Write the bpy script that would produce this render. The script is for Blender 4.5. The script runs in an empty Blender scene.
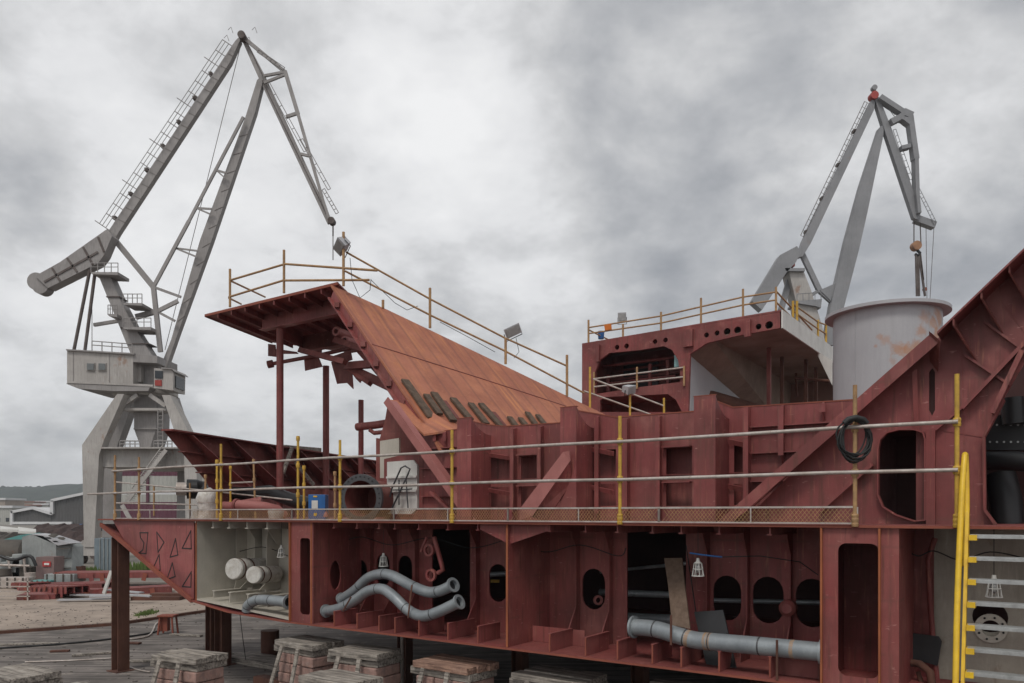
import bpy, math, random
from mathutils import Vector, Matrix
from mathutils.geometry import tessellate_polygon
random.seed(7)
V=Vector; PI=math.pi
F=780.0; CX=512.0; HY=513.0; E=4.05          # focal length and horizon of the photograph in pixels, eye height in metres
Ux,Uy=-.8211,.5708                            # along the ship, away from the camera
Nx,Ny=.5708,.8211                             # across the ship, inboard
D0=10.5
ZD=-.15; ZB=-2.24                             # deck and bottom relative to the eye
sc=bpy.context.scene; col=sc.collection
# ---------------------------------------------------------------- coordinates
def a_(x): return (x-CX)/F
def tn(x,n): return (D0+n)/(Nx*a_(x)+Ny)
def P(x,y,n):
    t=tn(x,n); return V((a_(x)*t,t,E+(HY-y)/F*t))
def D(x,y,t): return V((a_(x)*t,t,E+(HY-y)/F*t))
def G(x,y,z=0.0):
    t=(z-E)*F/(HY-y); return V((a_(x)*t,t,z))
def H(u,n,z): return V((u*Ux+(n+D0)*Nx,u*Uy+(n+D0)*Ny,E+z))
def un(x,n):
    t=tn(x,n); return a_(x)*t*Ux+t*Uy
def zy(x,y,n): return (HY-y)/F*tn(x,n)
def UZ(x,y,n): return (un(x,n),zy(x,y,n))
UV=V((Ux,Uy,0)); NV=V((Nx,Ny,0)); ZV=V((0,0,1))
# ---------------------------------------------------------------- materials
def pmat(name,c1,c2=None,rough=.6,metal=0,scale=1.5,rust=0,rustc=(.22,.075,.03),streak=.25,bump=.15,fine=40,spec=.4,thr=.62,zs=.12):
    m=bpy.data.materials.new(name); m.use_nodes=True; nt=m.node_tree; N=nt.nodes; Lk=nt.links
    b=N['Principled BSDF']; b.inputs['Metallic'].default_value=metal; b.inputs['Specular IOR Level'].default_value=spec
    c2=c2 or tuple(c*.75 for c in c1)
    tc=N.new('ShaderNodeTexCoord')
    def noise(s,det=5,sca=None,r=.6):
        n=N.new('ShaderNodeTexNoise'); n.inputs['Scale'].default_value=s; n.inputs['Detail'].default_value=det; n.inputs['Roughness'].default_value=r
        if sca:
            mp=N.new('ShaderNodeMapping'); mp.inputs['Scale'].default_value=sca; Lk.new(tc.outputs['Object'],mp.inputs['Vector']); Lk.new(mp.outputs[0],n.inputs['Vector'])
        else: Lk.new(tc.outputs['Object'],n.inputs['Vector'])
        return n
    def ramp(src,p0,p1,v0=0,v1=1):
        r=N.new('ShaderNodeMapRange'); r.inputs[1].default_value=p0; r.inputs[2].default_value=p1; r.inputs[3].default_value=v0; r.inputs[4].default_value=v1
        Lk.new(src,r.inputs[0]); return r.outputs[0]
    def mix(f,A,Bc,mode='MIX'):
        x=N.new('ShaderNodeMix'); x.data_type='RGBA'; x.blend_type=mode
        if hasattr(f,'links') : Lk.new(f,x.inputs[0])
        else: x.inputs[0].default_value=f
        for s,i in ((A,6),(Bc,7)):
            if hasattr(s,'links'): Lk.new(s,x.inputs[i])
            else: x.inputs[i].default_value=(*s,1)
        return x.outputs[2]
    n1=noise(scale,6)
    c=mix(ramp(n1.outputs[0],.35,.68),c1,c2)
    n2=noise(fine,4)
    if streak:
        n3=noise(1.0,5,(9,9,9*zs)); 
        c=mix(ramp(n3.outputs[0],.5,.75,0,streak),c,tuple(v*.45 for v in c1))
        n5=noise(1.0,5,(14,14,14*zs)); 
        c=mix(ramp(n5.outputs[0],.55,.8,0,streak*.7),c,tuple(min(1,v*1.5+.03) for v in c1))
    if rust:
        n4=noise(scale*2.2,8,(1,1,.55),.7)
        c=mix(ramp(n4.outputs[0],thr,thr+.1,0,rust),c,rustc)
    c=mix(ramp(n2.outputs[0],.3,.7,0,.22),c,tuple(v*.6 for v in c1))
    Lk.new(c,b.inputs['Base Color'])
    Lk.new(ramp(n1.outputs[0],.3,.7,max(.05,rough-.12),min(1,rough+.12)),b.inputs['Roughness'])
    if bump:
        bp=N.new('ShaderNodeBump'); bp.inputs['Strength'].default_value=bump; bp.inputs['Distance'].default_value=.02
        ad=N.new('ShaderNodeMath'); ad.operation='ADD'; Lk.new(n1.outputs[0],ad.inputs[0])
        m2=N.new('ShaderNodeMath'); m2.operation='MULTIPLY'; m2.inputs[1].default_value=.25; Lk.new(n2.outputs[0],m2.inputs[0]); Lk.new(m2.outputs[0],ad.inputs[1])
        Lk.new(ad.outputs[0],bp.inputs['Height']); Lk.new(bp.outputs[0],b.inputs['Normal'])
    return m
M={}
M['red']=pmat('red_primer',(.265,.066,.062),(.19,.045,.044),.55,rust=.35,rustc=(.20,.06,.03),streak=.3,thr=.66)
M['redlow']=pmat('red_primer_lower',(.25,.056,.052),(.17,.038,.036),.6,rust=.4,rustc=(.15,.045,.025),streak=.35,thr=.64)
M['redlight']=pmat('pink_primer',(.36,.135,.12),(.27,.095,.085),.6,streak=.2,rust=.2)
M['redside']=pmat('side_primer',(.32,.088,.085),(.24,.062,.060),.5,streak=.15,rust=.2,thr=.68)
M['reddark']=pmat('dark_red_steel',(.20,.05,.042),(.13,.034,.028),.65,rust=.5,rustc=(.10,.045,.03),streak=.4)
M['slope']=pmat('weathered_orange_primer',(.42,.155,.08),(.27,.095,.06),.6,rust=.8,rustc=(.42,.15,.05),streak=.45,thr=.6,scale=.8)
M['rustedge']=pmat('rusty_cut_edge',(.26,.075,.045),(.19,.052,.038),.8,streak=.2)
M['cutorange']=pmat('fresh_rust_cut_edge',(.36,.115,.045),(.22,.065,.03),.8,streak=.1)
M['rust']=pmat('brown_rust',(.13,.055,.035),(.07,.032,.024),.85,streak=.4,rust=.5)
M['cream']=pmat('cream_paint',(.50,.465,.395),(.39,.36,.305),.5,streak=.2,rust=.35,rustc=(.22,.13,.07),thr=.68)
M['white']=pmat('white_paint',(.62,.61,.57),(.5,.49,.46),.5,rust=.3,streak=.3,thr=.66)
M['plastic']=pmat('white_plastic_wrap',(.62,.60,.56),(.36,.33,.28),.3,streak=.4,scale=8,bump=.8,fine=12)
M['drum']=pmat('grey_drum_paint',(.40,.40,.41),(.35,.35,.365),.5,rust=.9,rustc=(.34,.14,.06),streak=.12,thr=.67,scale=.5)
M['crane']=pmat('crane_grey_paint',(.29,.272,.262),(.22,.205,.197),.6,rust=.55,rustc=(.16,.08,.05),streak=.5,scale=.45,fine=5,thr=.64,bump=.05)
M['cranelow']=pmat('crane_pale_paint',(.42,.395,.37),(.30,.28,.26),.6,rust=.9,rustc=(.24,.13,.08),streak=.6,scale=.35,fine=4,thr=.60,bump=.05)
M['cranedk']=pmat('crane_dark_gear',(.12,.10,.09),(.07,.05,.045),.7,rust=.6)
M['crane2']=pmat('second_crane_paint',(.25,.25,.258),(.20,.202,.21),.6,rust=.3,streak=.3,scale=.4,fine=5,bump=.05)
M['craneRed']=pmat('red_oxide_patch',(.35,.05,.04),None,.6)
M['yellow']=pmat('yellow_scaffold_paint',(.58,.36,.045),(.40,.24,.045),.5,rust=.7,rustc=(.17,.09,.04),streak=.4,scale=9,thr=.56)
M['yellowold']=pmat('worn_scaffold_paint',(.42,.25,.11),(.26,.16,.085),.65,rust=.7,rustc=(.16,.08,.04),streak=.4,scale=8,thr=.54)
M['galv']=pmat('galvanised_tube',(.52,.47,.43),(.34,.28,.24),.5,metal=.35,rust=.6,rustc=(.22,.13,.08),streak=.4,scale=7,thr=.58,zs=1)
M['ladyel']=pmat('bright_yellow_ladder',(.78,.50,.025),(.62,.38,.03),.4,streak=.35,rust=.6,rustc=(.22,.14,.08),scale=7,thr=.63)
M['alu']=pmat('ribbed_aluminium',(.50,.51,.50),(.36,.36,.35),.4,metal=.6,streak=.3,scale=9,zs=1)
M['bandrust']=pmat('rust_run_on_pipe',(.34,.21,.12),(.26,.24,.22),.6,scale=9,streak=.3)
M['pipe']=pmat('grey_pipe_paint',(.30,.325,.335),(.20,.22,.235),.38,metal=.25,rust=.5,rustc=(.24,.13,.06),streak=.3,scale=3,thr=.68)
M['dark']=pmat('dark_machinery',(.022,.022,.024),(.012,.012,.013),.5,streak=.2)
M['black']=pmat('black_rubber',(.015,.015,.016),None,.45,streak=.1)
M['ring']=pmat('dark_grey_flange',(.085,.085,.088),(.055,.055,.058),.5,metal=.3)
M['blue']=pmat('blue_box_paint',(.02,.12,.34),(.015,.08,.24),.45)
M['wood']=pmat('weathered_timber',(.34,.30,.255),(.17,.15,.13),.85,streak=.7,scale=5,bump=.6,zs=1,fine=25)
M['woodred']=pmat('reddish_timber',(.40,.24,.17),(.22,.13,.10),.85,streak=.6,scale=5,bump=.6,zs=1,fine=25)
M['cream2']=pmat('grimy_cream_paint',(.36,.33,.27),(.25,.22,.18),.5,streak=.6,rust=.6,rustc=(.16,.09,.055),thr=.58)
M['brick']=pmat('pinkish_block_masonry',(.38,.23,.19),(.22,.15,.13),.85,streak=.5,scale=7,bump=1.0,fine=18,rust=.6,rustc=(.34,.31,.28),thr=.57)
M['strip']=pmat('brown_steel_strip',(.12,.078,.052),(.06,.042,.03),.8,streak=.4,scale=8)
M['glass']=pmat('dark_glass',(.03,.035,.04),None,.08,streak=0,bump=0)
M['flood']=pmat('floodlight_glass',(.35,.35,.34),(.2,.2,.2),.25,streak=.2,scale=10)
M['wire']=pmat('black_cable',(.02,.02,.02),None,.6,streak=0,bump=0)
M['hull_in']=pmat('shade_toned_inner_steel',(.06,.02,.018),(.04,.015,.014),.7)  # near-black maroon, the shade inside the hull is put into the colour
M['concrete']=pmat('crushed_yard_concrete',(.22,.19,.165),(.15,.13,.115),.9,streak=0,scale=.6,bump=.5,fine=12)
M['machine']=pmat('grey_machine_paint',(.30,.32,.31),(.18,.19,.19),.6,rust=.4,streak=.4,scale=1)
M['mdark']=pmat('oily_machine_metal',(.10,.085,.07),(.05,.045,.04),.7,rust=.5,scale=1)
M['mpink']=pmat('faded_box_paint',(.22,.15,.14),None,.6)
M['signred']=pmat('sign_red',(.5,.04,.04),None,.5,streak=0)
M['signwhite']=pmat('sign_white',(.75,.74,.7),None,.5,streak=0)
M['teal']=pmat('teal_sheet',(.12,.32,.30),None,.6)
M['clad']=pmat('grey_cladding',(.095,.092,.09),(.075,.073,.072),.7,streak=.2,scale=.2,fine=2,bump=0)
M['cladwhite']=pmat('pale_trim',(.62,.62,.62),(.5,.5,.5),.7,streak=.2,scale=.1,fine=1,bump=0)
M['purple']=pmat('purple_cladding',(.115,.035,.055),(.09,.028,.045),.7,streak=.2,scale=.3,fine=2,bump=0)
M['palewall']=pmat('pale_cladding',(.40,.395,.36),(.33,.33,.30),.7,streak=.2,scale=.3,fine=2,bump=0)
M['town']=pmat('town_render',(.36,.30,.25),(.26,.22,.19),.8,streak=.2,scale=.3,fine=3,bump=0)
M['roof']=pmat('tile_roof',(.26,.12,.08),None,.8,streak=0,bump=0)
M['orange']=pmat('orange_cloth',(.6,.16,.02),None,.7)
# corrugation for the far metal buildings: fine vertical ribs
def ribs(m,k):
    nt=m.node_tree; N=nt.nodes; b=N['Principled BSDF']; w=N.new('ShaderNodeTexWave'); w.inputs['Scale'].default_value=k; w.bands_direction='X'
    tc=N.new('ShaderNodeTexCoord'); nt.links.new(tc.outputs['Object'],w.inputs['Vector'])
    bp=N.new('ShaderNodeBump'); bp.inputs['Strength'].default_value=.8; bp.inputs['Distance'].default_value=.1
    nt.links.new(w.outputs[1],bp.inputs['Height']); nt.links.new(bp.outputs[0],b.inputs['Normal'])
for k in ('clad','purple','palewall'): ribs(M[k],.5)
def plateize(m,pu,pz,am=.5,dirt=(.11,.04,.03)):
    # heat lines left on the plate by the stiffeners welded behind it, and rust weeping down from them
    nt=m.node_tree; N=nt.nodes; Lk=nt.links; b=N['Principled BSDF']; base=b.inputs['Base Color'].links[0].from_socket; geo=N.new('ShaderNodeNewGeometry')
    def MT(op,a,b_=None,c_=None):
        n=N.new('ShaderNodeMath'); n.operation=op
        for i,v in enumerate((a,b_,c_)):
            if v is None: continue
            if hasattr(v,'links'): Lk.new(v,n.inputs[i])
            else: n.inputs[i].default_value=v
        return n.outputs[0]
    d=N.new('ShaderNodeVectorMath'); d.operation='DOT_PRODUCT'; Lk.new(geo.outputs['Position'],d.inputs[0]); d.inputs[1].default_value=(Ux,Uy,0)
    d2=N.new('ShaderNodeVectorMath'); d2.operation='DOT_PRODUCT'; Lk.new(geo.outputs['Position'],d2.inputs[0]); d2.inputs[1].default_value=(Nx,Ny,0)
    sp=N.new('ShaderNodeSeparateXYZ'); Lk.new(geo.outputs['Position'],sp.inputs[0])
    def noise(k,ofs,det=5):
        c=N.new('ShaderNodeCombineXYZ'); Lk.new(MT('MULTIPLY',d.outputs['Value'],k[0]),c.inputs[0]); Lk.new(MT('MULTIPLY',d2.outputs['Value'],k[0]),c.inputs[1]); Lk.new(MT('MULTIPLY_ADD',sp.outputs[2],k[1],ofs),c.inputs[2])
        n=N.new('ShaderNodeTexNoise'); n.inputs['Scale'].default_value=1; n.inputs['Detail'].default_value=det; Lk.new(c.outputs[0],n.inputs['Vector']); return n.outputs[0]
    def mr(v,a,b_,c=0,e=1):
        r=N.new('ShaderNodeMapRange'); r.inputs[1].default_value=a; r.inputs[2].default_value=b_; r.inputs[3].default_value=c; r.inputs[4].default_value=e; Lk.new(v,r.inputs[0]); return r.outputs[0]
    def mix(f,B):
        nonlocal base
        x=N.new('ShaderNodeMix'); x.data_type='RGBA'; Lk.new(f,x.inputs[0]); Lk.new(base,x.inputs[6]); x.inputs[7].default_value=(*B,1); base=x.outputs[2]
    big=noise((.9,.9),3.0,4); mix(mr(big,.42,.62,0,.6),(.115,.036,.032)); pl_=noise((.35,.45),7.0,2); mix(mr(pl_,.5,.6,0,.3),(.27,.10,.085))
    dust=noise((2.6,2.2),9.0,8); mix(mr(dust,.54,.78,0,.45),(.36,.15,.125))
    runs=noise((16,1.1),1.0,5); mix(mr(runs,.54,.70,0,am),dirt)
    runs2=noise((26,2.2),5.0,5); mix(mr(runs2,.6,.75,0,am*.7),(.40,.16,.10))
    scr=noise((7,26),2.0,4); mix(mr(scr,.68,.74,0,.5),(.46,.24,.21))
    for src,p,w in ((d.outputs['Value'],pu,.035),(sp.outputs[2],pz,.03)):
        f=MT('FRACT',MT('DIVIDE',src,p)); g=MT('ABSOLUTE',MT('SUBTRACT',f,.5)); line=mr(g,0,w/p,1,0); gate=mr(noise((2.0,2.0),12+p,3),.46,.6); mix(MT('MULTIPLY',MT('MULTIPLY',line,gate),am),(.15,.055,.045))
    Lk.new(base,b.inputs['Base Color'])
def woodgrain(m,dark,light):
    nt=m.node_tree; N=nt.nodes; Lk=nt.links; b=N['Principled BSDF']; base=b.inputs['Base Color'].links[0].from_socket; geo=N.new('ShaderNodeNewGeometry')
    c=N.new('ShaderNodeCombineXYZ')
    for i,(v,k) in enumerate((((Ux,Uy,0),1.3),((Nx,Ny,0),26),((0,0,1),30))):
        d=N.new('ShaderNodeVectorMath'); d.operation='DOT_PRODUCT'; Lk.new(geo.outputs['Position'],d.inputs[0]); d.inputs[1].default_value=[q*k for q in v]; Lk.new(d.outputs['Value'],c.inputs[i])
    n=N.new('ShaderNodeTexNoise'); n.inputs['Scale'].default_value=1; n.inputs['Detail'].default_value=4; Lk.new(c.outputs[0],n.inputs['Vector'])
    for lo,hi,cl,am in ((.50,.36,dark,.85),(.54,.70,light,.6)):
        r=N.new('ShaderNodeMapRange'); r.inputs[1].default_value=lo; r.inputs[2].default_value=hi; r.inputs[4].default_value=am; Lk.new(n.outputs[0],r.inputs[0])
        x=N.new('ShaderNodeMix'); x.data_type='RGBA'; Lk.new(r.outputs[0],x.inputs[0]); Lk.new(base,x.inputs[6]); x.inputs[7].default_value=(*cl,1); base=x.outputs[2]
    Lk.new(base,b.inputs['Base Color'])
def slope_streaks(m,along,across):
    nt=m.node_tree; N=nt.nodes; Lk=nt.links; b=N['Principled BSDF']; base=b.inputs['Base Color'].links[0].from_socket; tc=N.new('ShaderNodeTexCoord')
    def dot(v,k):
        d=N.new('ShaderNodeVectorMath'); d.operation='DOT_PRODUCT'; Lk.new(tc.outputs['Object'],d.inputs[0]); d.inputs[1].default_value=[c*k for c in v]; return d.outputs['Value']
    for k1,k2,lo,hi,colr,am in ((7,.35,.55,.72,(.50,.20,.08),.75),(11,.5,.58,.74,(.16,.055,.04),.5),(3.5,.25,.5,.7,(.30,.10,.07),.5)):
        c=N.new('ShaderNodeCombineXYZ'); Lk.new(dot(across,k1),c.inputs[0]); Lk.new(dot(along,k2),c.inputs[1]); n=N.new('ShaderNodeTexNoise'); n.inputs['Scale'].default_value=1; n.inputs['Detail'].default_value=4; Lk.new(c.outputs[0],n.inputs['Vector'])
        r=N.new('ShaderNodeMapRange'); r.inputs[1].default_value=lo; r.inputs[2].default_value=hi; r.inputs[4].default_value=am; Lk.new(n.outputs[0],r.inputs[0])
        x=N.new('ShaderNodeMix'); x.data_type='RGBA'; Lk.new(r.outputs[0],x.inputs[0]); Lk.new(base,x.inputs[6]); x.inputs[7].default_value=(*colr,1); base=x.outputs[2]
    fr_=N.new('ShaderNodeMath'); fr_.operation='FRACT'; Lk.new(dot(across,1/.42),fr_.inputs[0]); sb=N.new('ShaderNodeMath'); sb.operation='SUBTRACT'; sb.inputs[1].default_value=.5; Lk.new(fr_.outputs[0],sb.inputs[0]); ab=N.new('ShaderNodeMath'); ab.operation='ABSOLUTE'; Lk.new(sb.outputs[0],ab.inputs[0])
    r=N.new('ShaderNodeMapRange'); r.inputs[1].default_value=0; r.inputs[2].default_value=.13; r.inputs[3].default_value=.65; r.inputs[4].default_value=0; Lk.new(ab.outputs[0],r.inputs[0])
    x=N.new('ShaderNodeMix'); x.data_type='RGBA'; Lk.new(r.outputs[0],x.inputs[0]); Lk.new(base,x.inputs[6]); x.inputs[7].default_value=(.19,.07,.05,1); base=x.outputs[2]
    Lk.new(base,b.inputs['Base Color'])
def stains(m,spots,colr,noise=6):                     # rust runs at given places of the thing (object coordinates)
    nt=m.node_tree; N=nt.nodes; Lk=nt.links; b=N['Principled BSDF']; base=b.inputs['Base Color'].links[0].from_socket; tc=N.new('ShaderNodeTexCoord')
    n=N.new('ShaderNodeTexNoise'); n.inputs['Scale'].default_value=noise; n.inputs['Detail'].default_value=7; Lk.new(tc.outputs['Object'],n.inputs['Vector'])
    for c,r,am in spots:
        v=N.new('ShaderNodeVectorMath'); v.operation='DISTANCE'; Lk.new(tc.outputs['Object'],v.inputs[0]); v.inputs[1].default_value=c
        a=N.new('ShaderNodeMath'); a.operation='MULTIPLY_ADD'; a.inputs[1].default_value=-1/r; a.inputs[2].default_value=.55; Lk.new(v.outputs['Value'],a.inputs[0])
        s2=N.new('ShaderNodeMath'); s2.operation='ADD'; Lk.new(a.outputs[0],s2.inputs[0]); Lk.new(n.outputs[0],s2.inputs[1])
        q=N.new('ShaderNodeMapRange'); q.inputs[1].default_value=.45; q.inputs[2].default_value=.8; q.inputs[4].default_value=am; Lk.new(s2.outputs[0],q.inputs[0])
        x=N.new('ShaderNodeMix'); x.data_type='RGBA'; Lk.new(q.outputs[0],x.inputs[0]); Lk.new(base,x.inputs[6]); x.inputs[7].default_value=(*colr,1); base=x.outputs[2]
    Lk.new(base,b.inputs['Base Color'])
woodgrain(M['wood'],(.07,.06,.052),(.46,.42,.37)); woodgrain(M['woodred'],(.10,.055,.04),(.50,.34,.26))
for k_,pu_,pz_,am_ in (('red',.52,.61,.75),('redlow',.47,.66,.75),('redside',.5,.7,.5),('reddark',.6,.8,.5)): plateize(M[k_],pu_,pz_,am_)
# ---------------------------------------------------------------- mesh builder
class MB:
    def __init__(s): s.v=[]; s.f=[]; s.sm=[]
    def add(s,vs,fs,smooth=False):
        o=len(s.v); s.v+= [V(p) for p in vs]
        for f in fs: s.f.append([i+o for i in f]); s.sm.append(smooth)
        return s
    def prism(s,pts,vec):
        n=len(pts); vec=V(vec); a=[V(p) for p in pts]; b=[p+vec for p in a]
        tri=tessellate_polygon([a])
        fs=[list(t) for t in tri]+[[i+n for i in reversed(t)] for t in tri]
        nrm=V((0,0,0))
        for i in range(n): nrm+=a[i].cross(a[(i+1)%n])
        sides=[[i,(i+1)%n,(i+1)%n+n,i+n] for i in range(n)]
        return s.add(a+b,fs+sides)
    def plate(s,outer,holes,fr,c0,c1):
        loops=[outer]+list(holes); flat=[p for l in loops for p in l]; n=len(flat)
        tri=tessellate_polygon([[V((p[0],p[1],0)) for p in l] for l in loops])
        vs=[fr(p[0],p[1],c0) for p in flat]+[fr(p[0],p[1],c1) for p in flat]
        fs=[list(t) for t in tri]+[[i+n for i in reversed(t)] for t in tri]
        o=0
        for l in loops:
            k=len(l)
            for i in range(k): fs.append([o+i,o+(i+1)%k,o+(i+1)%k+n,o+i+n])
            o+=k
        return s.add(vs,fs)
    def hbox(s,u0,u1,n0,n1,z0,z1):
        vs=[H(u,n,z) for z in (z0,z1) for n in (n0,n1) for u in (u0,u1)]
        return s.add(vs,[[0,1,3,2],[4,6,7,5],[0,4,5,1],[2,3,7,6],[0,2,6,4],[1,5,7,3]])
    def box(s,c,sx,sy,sz,ax=None):
        c=V(c); X,Y,Z=ax or (V((1,0,0)),V((0,1,0)),V((0,0,1)))
        vs=[c+X*(i*sx/2)+Y*(j*sy/2)+Z*(k*sz/2) for k in (-1,1) for j in (-1,1) for i in (-1,1)]
        return s.add(vs,[[0,1,3,2],[4,6,7,5],[0,4,5,1],[2,3,7,6],[0,2,6,4],[1,5,7,3]])
    def bar(s,p,q,w,h,side=None,w2=None,h2=None):
        p=V(p); q=V(q); d=(q-p).normalized(); side=V(side) if side is not None else (V((0,1,0)) if abs(d.y)<.9 else V((1,0,0)))
        a=(side-d*side.dot(d)).normalized(); b=d.cross(a); w2=w if w2 is None else w2; h2=h if h2 is None else h2
        vs=[p+a*(i*w/2)+b*(j*h/2) for j in (-1,1) for i in (-1,1)]+[q+a*(i*w2/2)+b*(j*h2/2) for j in (-1,1) for i in (-1,1)]
        return s.add(vs,[[0,1,3,2],[4,6,7,5],[0,4,5,1],[2,3,7,6],[0,2,6,4],[1,5,7,3]])
    def tube(s,path,r,seg=10,caps=True,closed=False):
        path=[V(p) for p in path]; n=len(path); rs=r if isinstance(r,(list,tuple)) else [r]*n
        rings=[]; prev=None
        for i,p in enumerate(path):
            if closed: d=(path[(i+1)%n]-path[i-1]).normalized()
            else: d=(path[min(i+1,n-1)]-path[max(i-1,0)]).normalized()
            if prev is None: prev=V((0,0,1)) if abs(d.z)<.9 else V((1,0,0))
            a=(prev-d*prev.dot(d)).normalized(); b=d.cross(a); prev=a
            rings.append([p+(a*math.cos(k*2*PI/seg)+b*math.sin(k*2*PI/seg))*rs[i] for k in range(seg)])
        vs=[p for r_ in rings for p in r_]; fs=[]
        for i in range(n if closed else n-1):
            j=(i+1)%n
            for k in range(seg): fs.append([i*seg+k,i*seg+(k+1)%seg,j*seg+(k+1)%seg,j*seg+k])
        s.add(vs,fs,True)
        if caps and not closed:
            s.add(rings[0],[list(range(seg))]); s.add(rings[-1],[list(range(seg))[::-1]])
        return s
    def lathe(s,c,ax,prof,seg=32,smooth=True):      # prof: (radius, along)
        c=V(c); ax=V(ax).normalized(); a=(V((0,0,1)) if abs(ax.z)<.9 else V((1,0,0))); a=(a-ax*a.dot(ax)).normalized(); b=ax.cross(a)
        for (r0,h0),(r1,h1) in zip(prof,prof[1:]):
            vs=[c+ax*h+(a*math.cos(k*2*PI/seg)+b*math.sin(k*2*PI/seg))*r for r,h in ((r0,h0),(r1,h1)) for k in range(seg)]
            s.add(vs,[[k,(k+1)%seg,(k+1)%seg+seg,k+seg] for k in range(seg)],smooth)
        return s
    def build(s,name,mat,parent=None,label=None,bevel=0,kind=None):
        if parent is not None: org=V(parent['_o']) 
        else:
            org=V((sum(p.x for p in s.v)/len(s.v),sum(p.y for p in s.v)/len(s.v),min(p.z for p in s.v)))
        me=bpy.data.meshes.new(name); me.from_pydata([p-org for p in s.v],[],s.f)
        me.polygons.foreach_set('use_smooth',s.sm)
        me.materials.append(M[mat] if isinstance(mat,str) else mat); me.update()
        import bmesh
        bm=bmesh.new(); bm.from_mesh(me); bmesh.ops.recalc_face_normals(bm,faces=bm.faces); bm.to_mesh(me); bm.free()
        o=bpy.data.objects.new(name,me); col.objects.link(o); o['_o']=tuple(org)
        if parent is not None: o.parent=parent
        else: o.location=org
        if label: o['label']=label
        if kind: o['kind']=kind
        if bevel:
            b=o.modifiers.new('bevel','BEVEL'); b.width=bevel; b.segments=2; b.limit_method='ANGLE'
        return o
def tag(o,label,cat,group=None,kind=None):
    o['label']=label; o['category']=cat
    if group: o['group']=group
    if kind: o['kind']=kind
    return o
def thing(name,loc,label,cat,group=None):
    o=bpy.data.objects.new(name,None); o.empty_display_size=.2; col.objects.link(o); o.location=loc; o['_o']=tuple(loc)
    return tag(o,label,cat,group)
def kids(o): return [c for c in bpy.data.objects if c.parent==o]
def copy_tree(o,parent=None,label=None,loc=None,rz=None):
    c=o.copy(); col.objects.link(c)
    if parent: c.parent=parent
    for ch in kids(o):
        if ch is not c: copy_tree(ch,c)
    if label: c['label']=label
    if loc is not None: c.location=loc
    if rz is not None: c.rotation_euler.z=rz
    return c
def stadium(x,y,w,h,n,k=8):
    """rounded slot given by its picture size on the plane n -> list of (u,z)"""
    cu,cz=UZ(x,y,n); hu=abs(un(x+w/2,n)-un(x-w/2,n))/2; hz=abs(zy(x,y-h/2,n)-zy(x,y+h/2,n))/2
    r=min(hu,hz); pts=[]
    for i in range(k+1): t=PI*i/k; pts.append((cu+r*math.cos(t),cz+hz-r+r*math.sin(t)))
    for i in range(k+1): t=PI+PI*i/k; pts.append((cu+r*math.cos(t),cz-hz+r+r*math.sin(t)))
    return pts
def rrect(u0,u1,z0,z1,r,k=5):
    pts=[]
    for cu,cz,s in ((u1-r,z1-r,0),(u0+r,z1-r,1),(u0+r,z0+r,2),(u1-r,z0+r,3)):
        for i in range(k+1):
            t=PI/2*(s+i/k); pts.append((cu+r*math.cos(t),cz+r*math.sin(t)))
    return pts
def frU(n): return lambda a,b,c: H(a,c,b)          # plate in the length plane: a=u, b=z, c=n
def circ(cu,cz,r,k=20): return [(cu+r*math.cos(2*PI*i/k),cz+r*math.sin(2*PI*i/k)) for i in range(k)]
# ================================================================= SHIP SECTION
ship=thing('ship_section',H(10,8,-E),'large unfinished red steel ship section with open side bays, raised on blocks','ship section')
fu=lambda a,b,c:H(a,c,b)
# bottom shell along its profile
prof=[(102,524),(125,543),(160,573),(193,600),(229,611),(290,621)]
bp=[UZ(x,y,0) for x,y in prof]; bp=[(u,z) for u,z in bp]; bp[-1]=(bp[-1][0],ZB+.03)
bp.append((-7,ZB+.03))
m=MB()
for (u0,z0),(u1,z1) in zip(bp,bp[1:]):
    m.prism([H(u0,-.03,z0),H(u1,-.03,z1),H(u1,-.03,z1-.035),H(u0,-.03,z0-.035)],NV*22)
m.build('bottom_plate','redlow',ship)
# rust edge of bottom plate
m=MB(); m.prism([H(bp[3][0],-.045,bp[3][1]-.002),H(bp[3][0],-.045,bp[3][1]-.034),H(bp[4][0],-.045,bp[4][1]-.034),H(bp[5][0],-.045,bp[5][1]-.034),H(-7,-.045,ZB-.004),H(-7,-.045,ZB+.028),H(bp[5][0],-.045,bp[5][1]-.002),H(bp[4][0],-.045,bp[4][1]-.002)],NV*.013)
m.build('bottom_edge','rustedge',ship)
# deck
m=MB(); m.hbox(-7,un(100,0),-.04,22,ZD-.035,ZD); deck=m.build('deck_plate','red',ship)
m=MB(); m.hbox(-7,un(100,0)+.01,-.055,-.042,ZD-.035,ZD-.004); m.build('deck_edge','rustedge',ship)
m=MB(); m.hbox(-7,21.5,22,22.1,ZB,ZD); m.hbox(21.2,21.3,10,22,-1.4,ZD-.05); m.build('far_side_plate','reddark',ship)
# inner floor behind the wall and inner mid bulkhead keep the hull dark
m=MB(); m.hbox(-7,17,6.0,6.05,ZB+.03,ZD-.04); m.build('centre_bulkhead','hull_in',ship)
# stern triangle plate
m=MB(); tri=[UZ(112,523,0),UZ(195,523,0),UZ(195,598,0),UZ(172,583,0)]
tri=[(un(112,0),ZD-.036),(un(195,0),ZD-.036)]+[(bp[3][0],bp[3][1]-.002),(bp[2][0],bp[2][1]-.002),(bp[1][0],bp[1][1]-.002)]
tri[1]=(bp[3][0],ZD-.036)
m.plate(tri,[],fu,.02,.05); sp=m.build('stern_side_plate','redside',ship,'pinkish triangular stern plate with black outlined cut marks')
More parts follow.
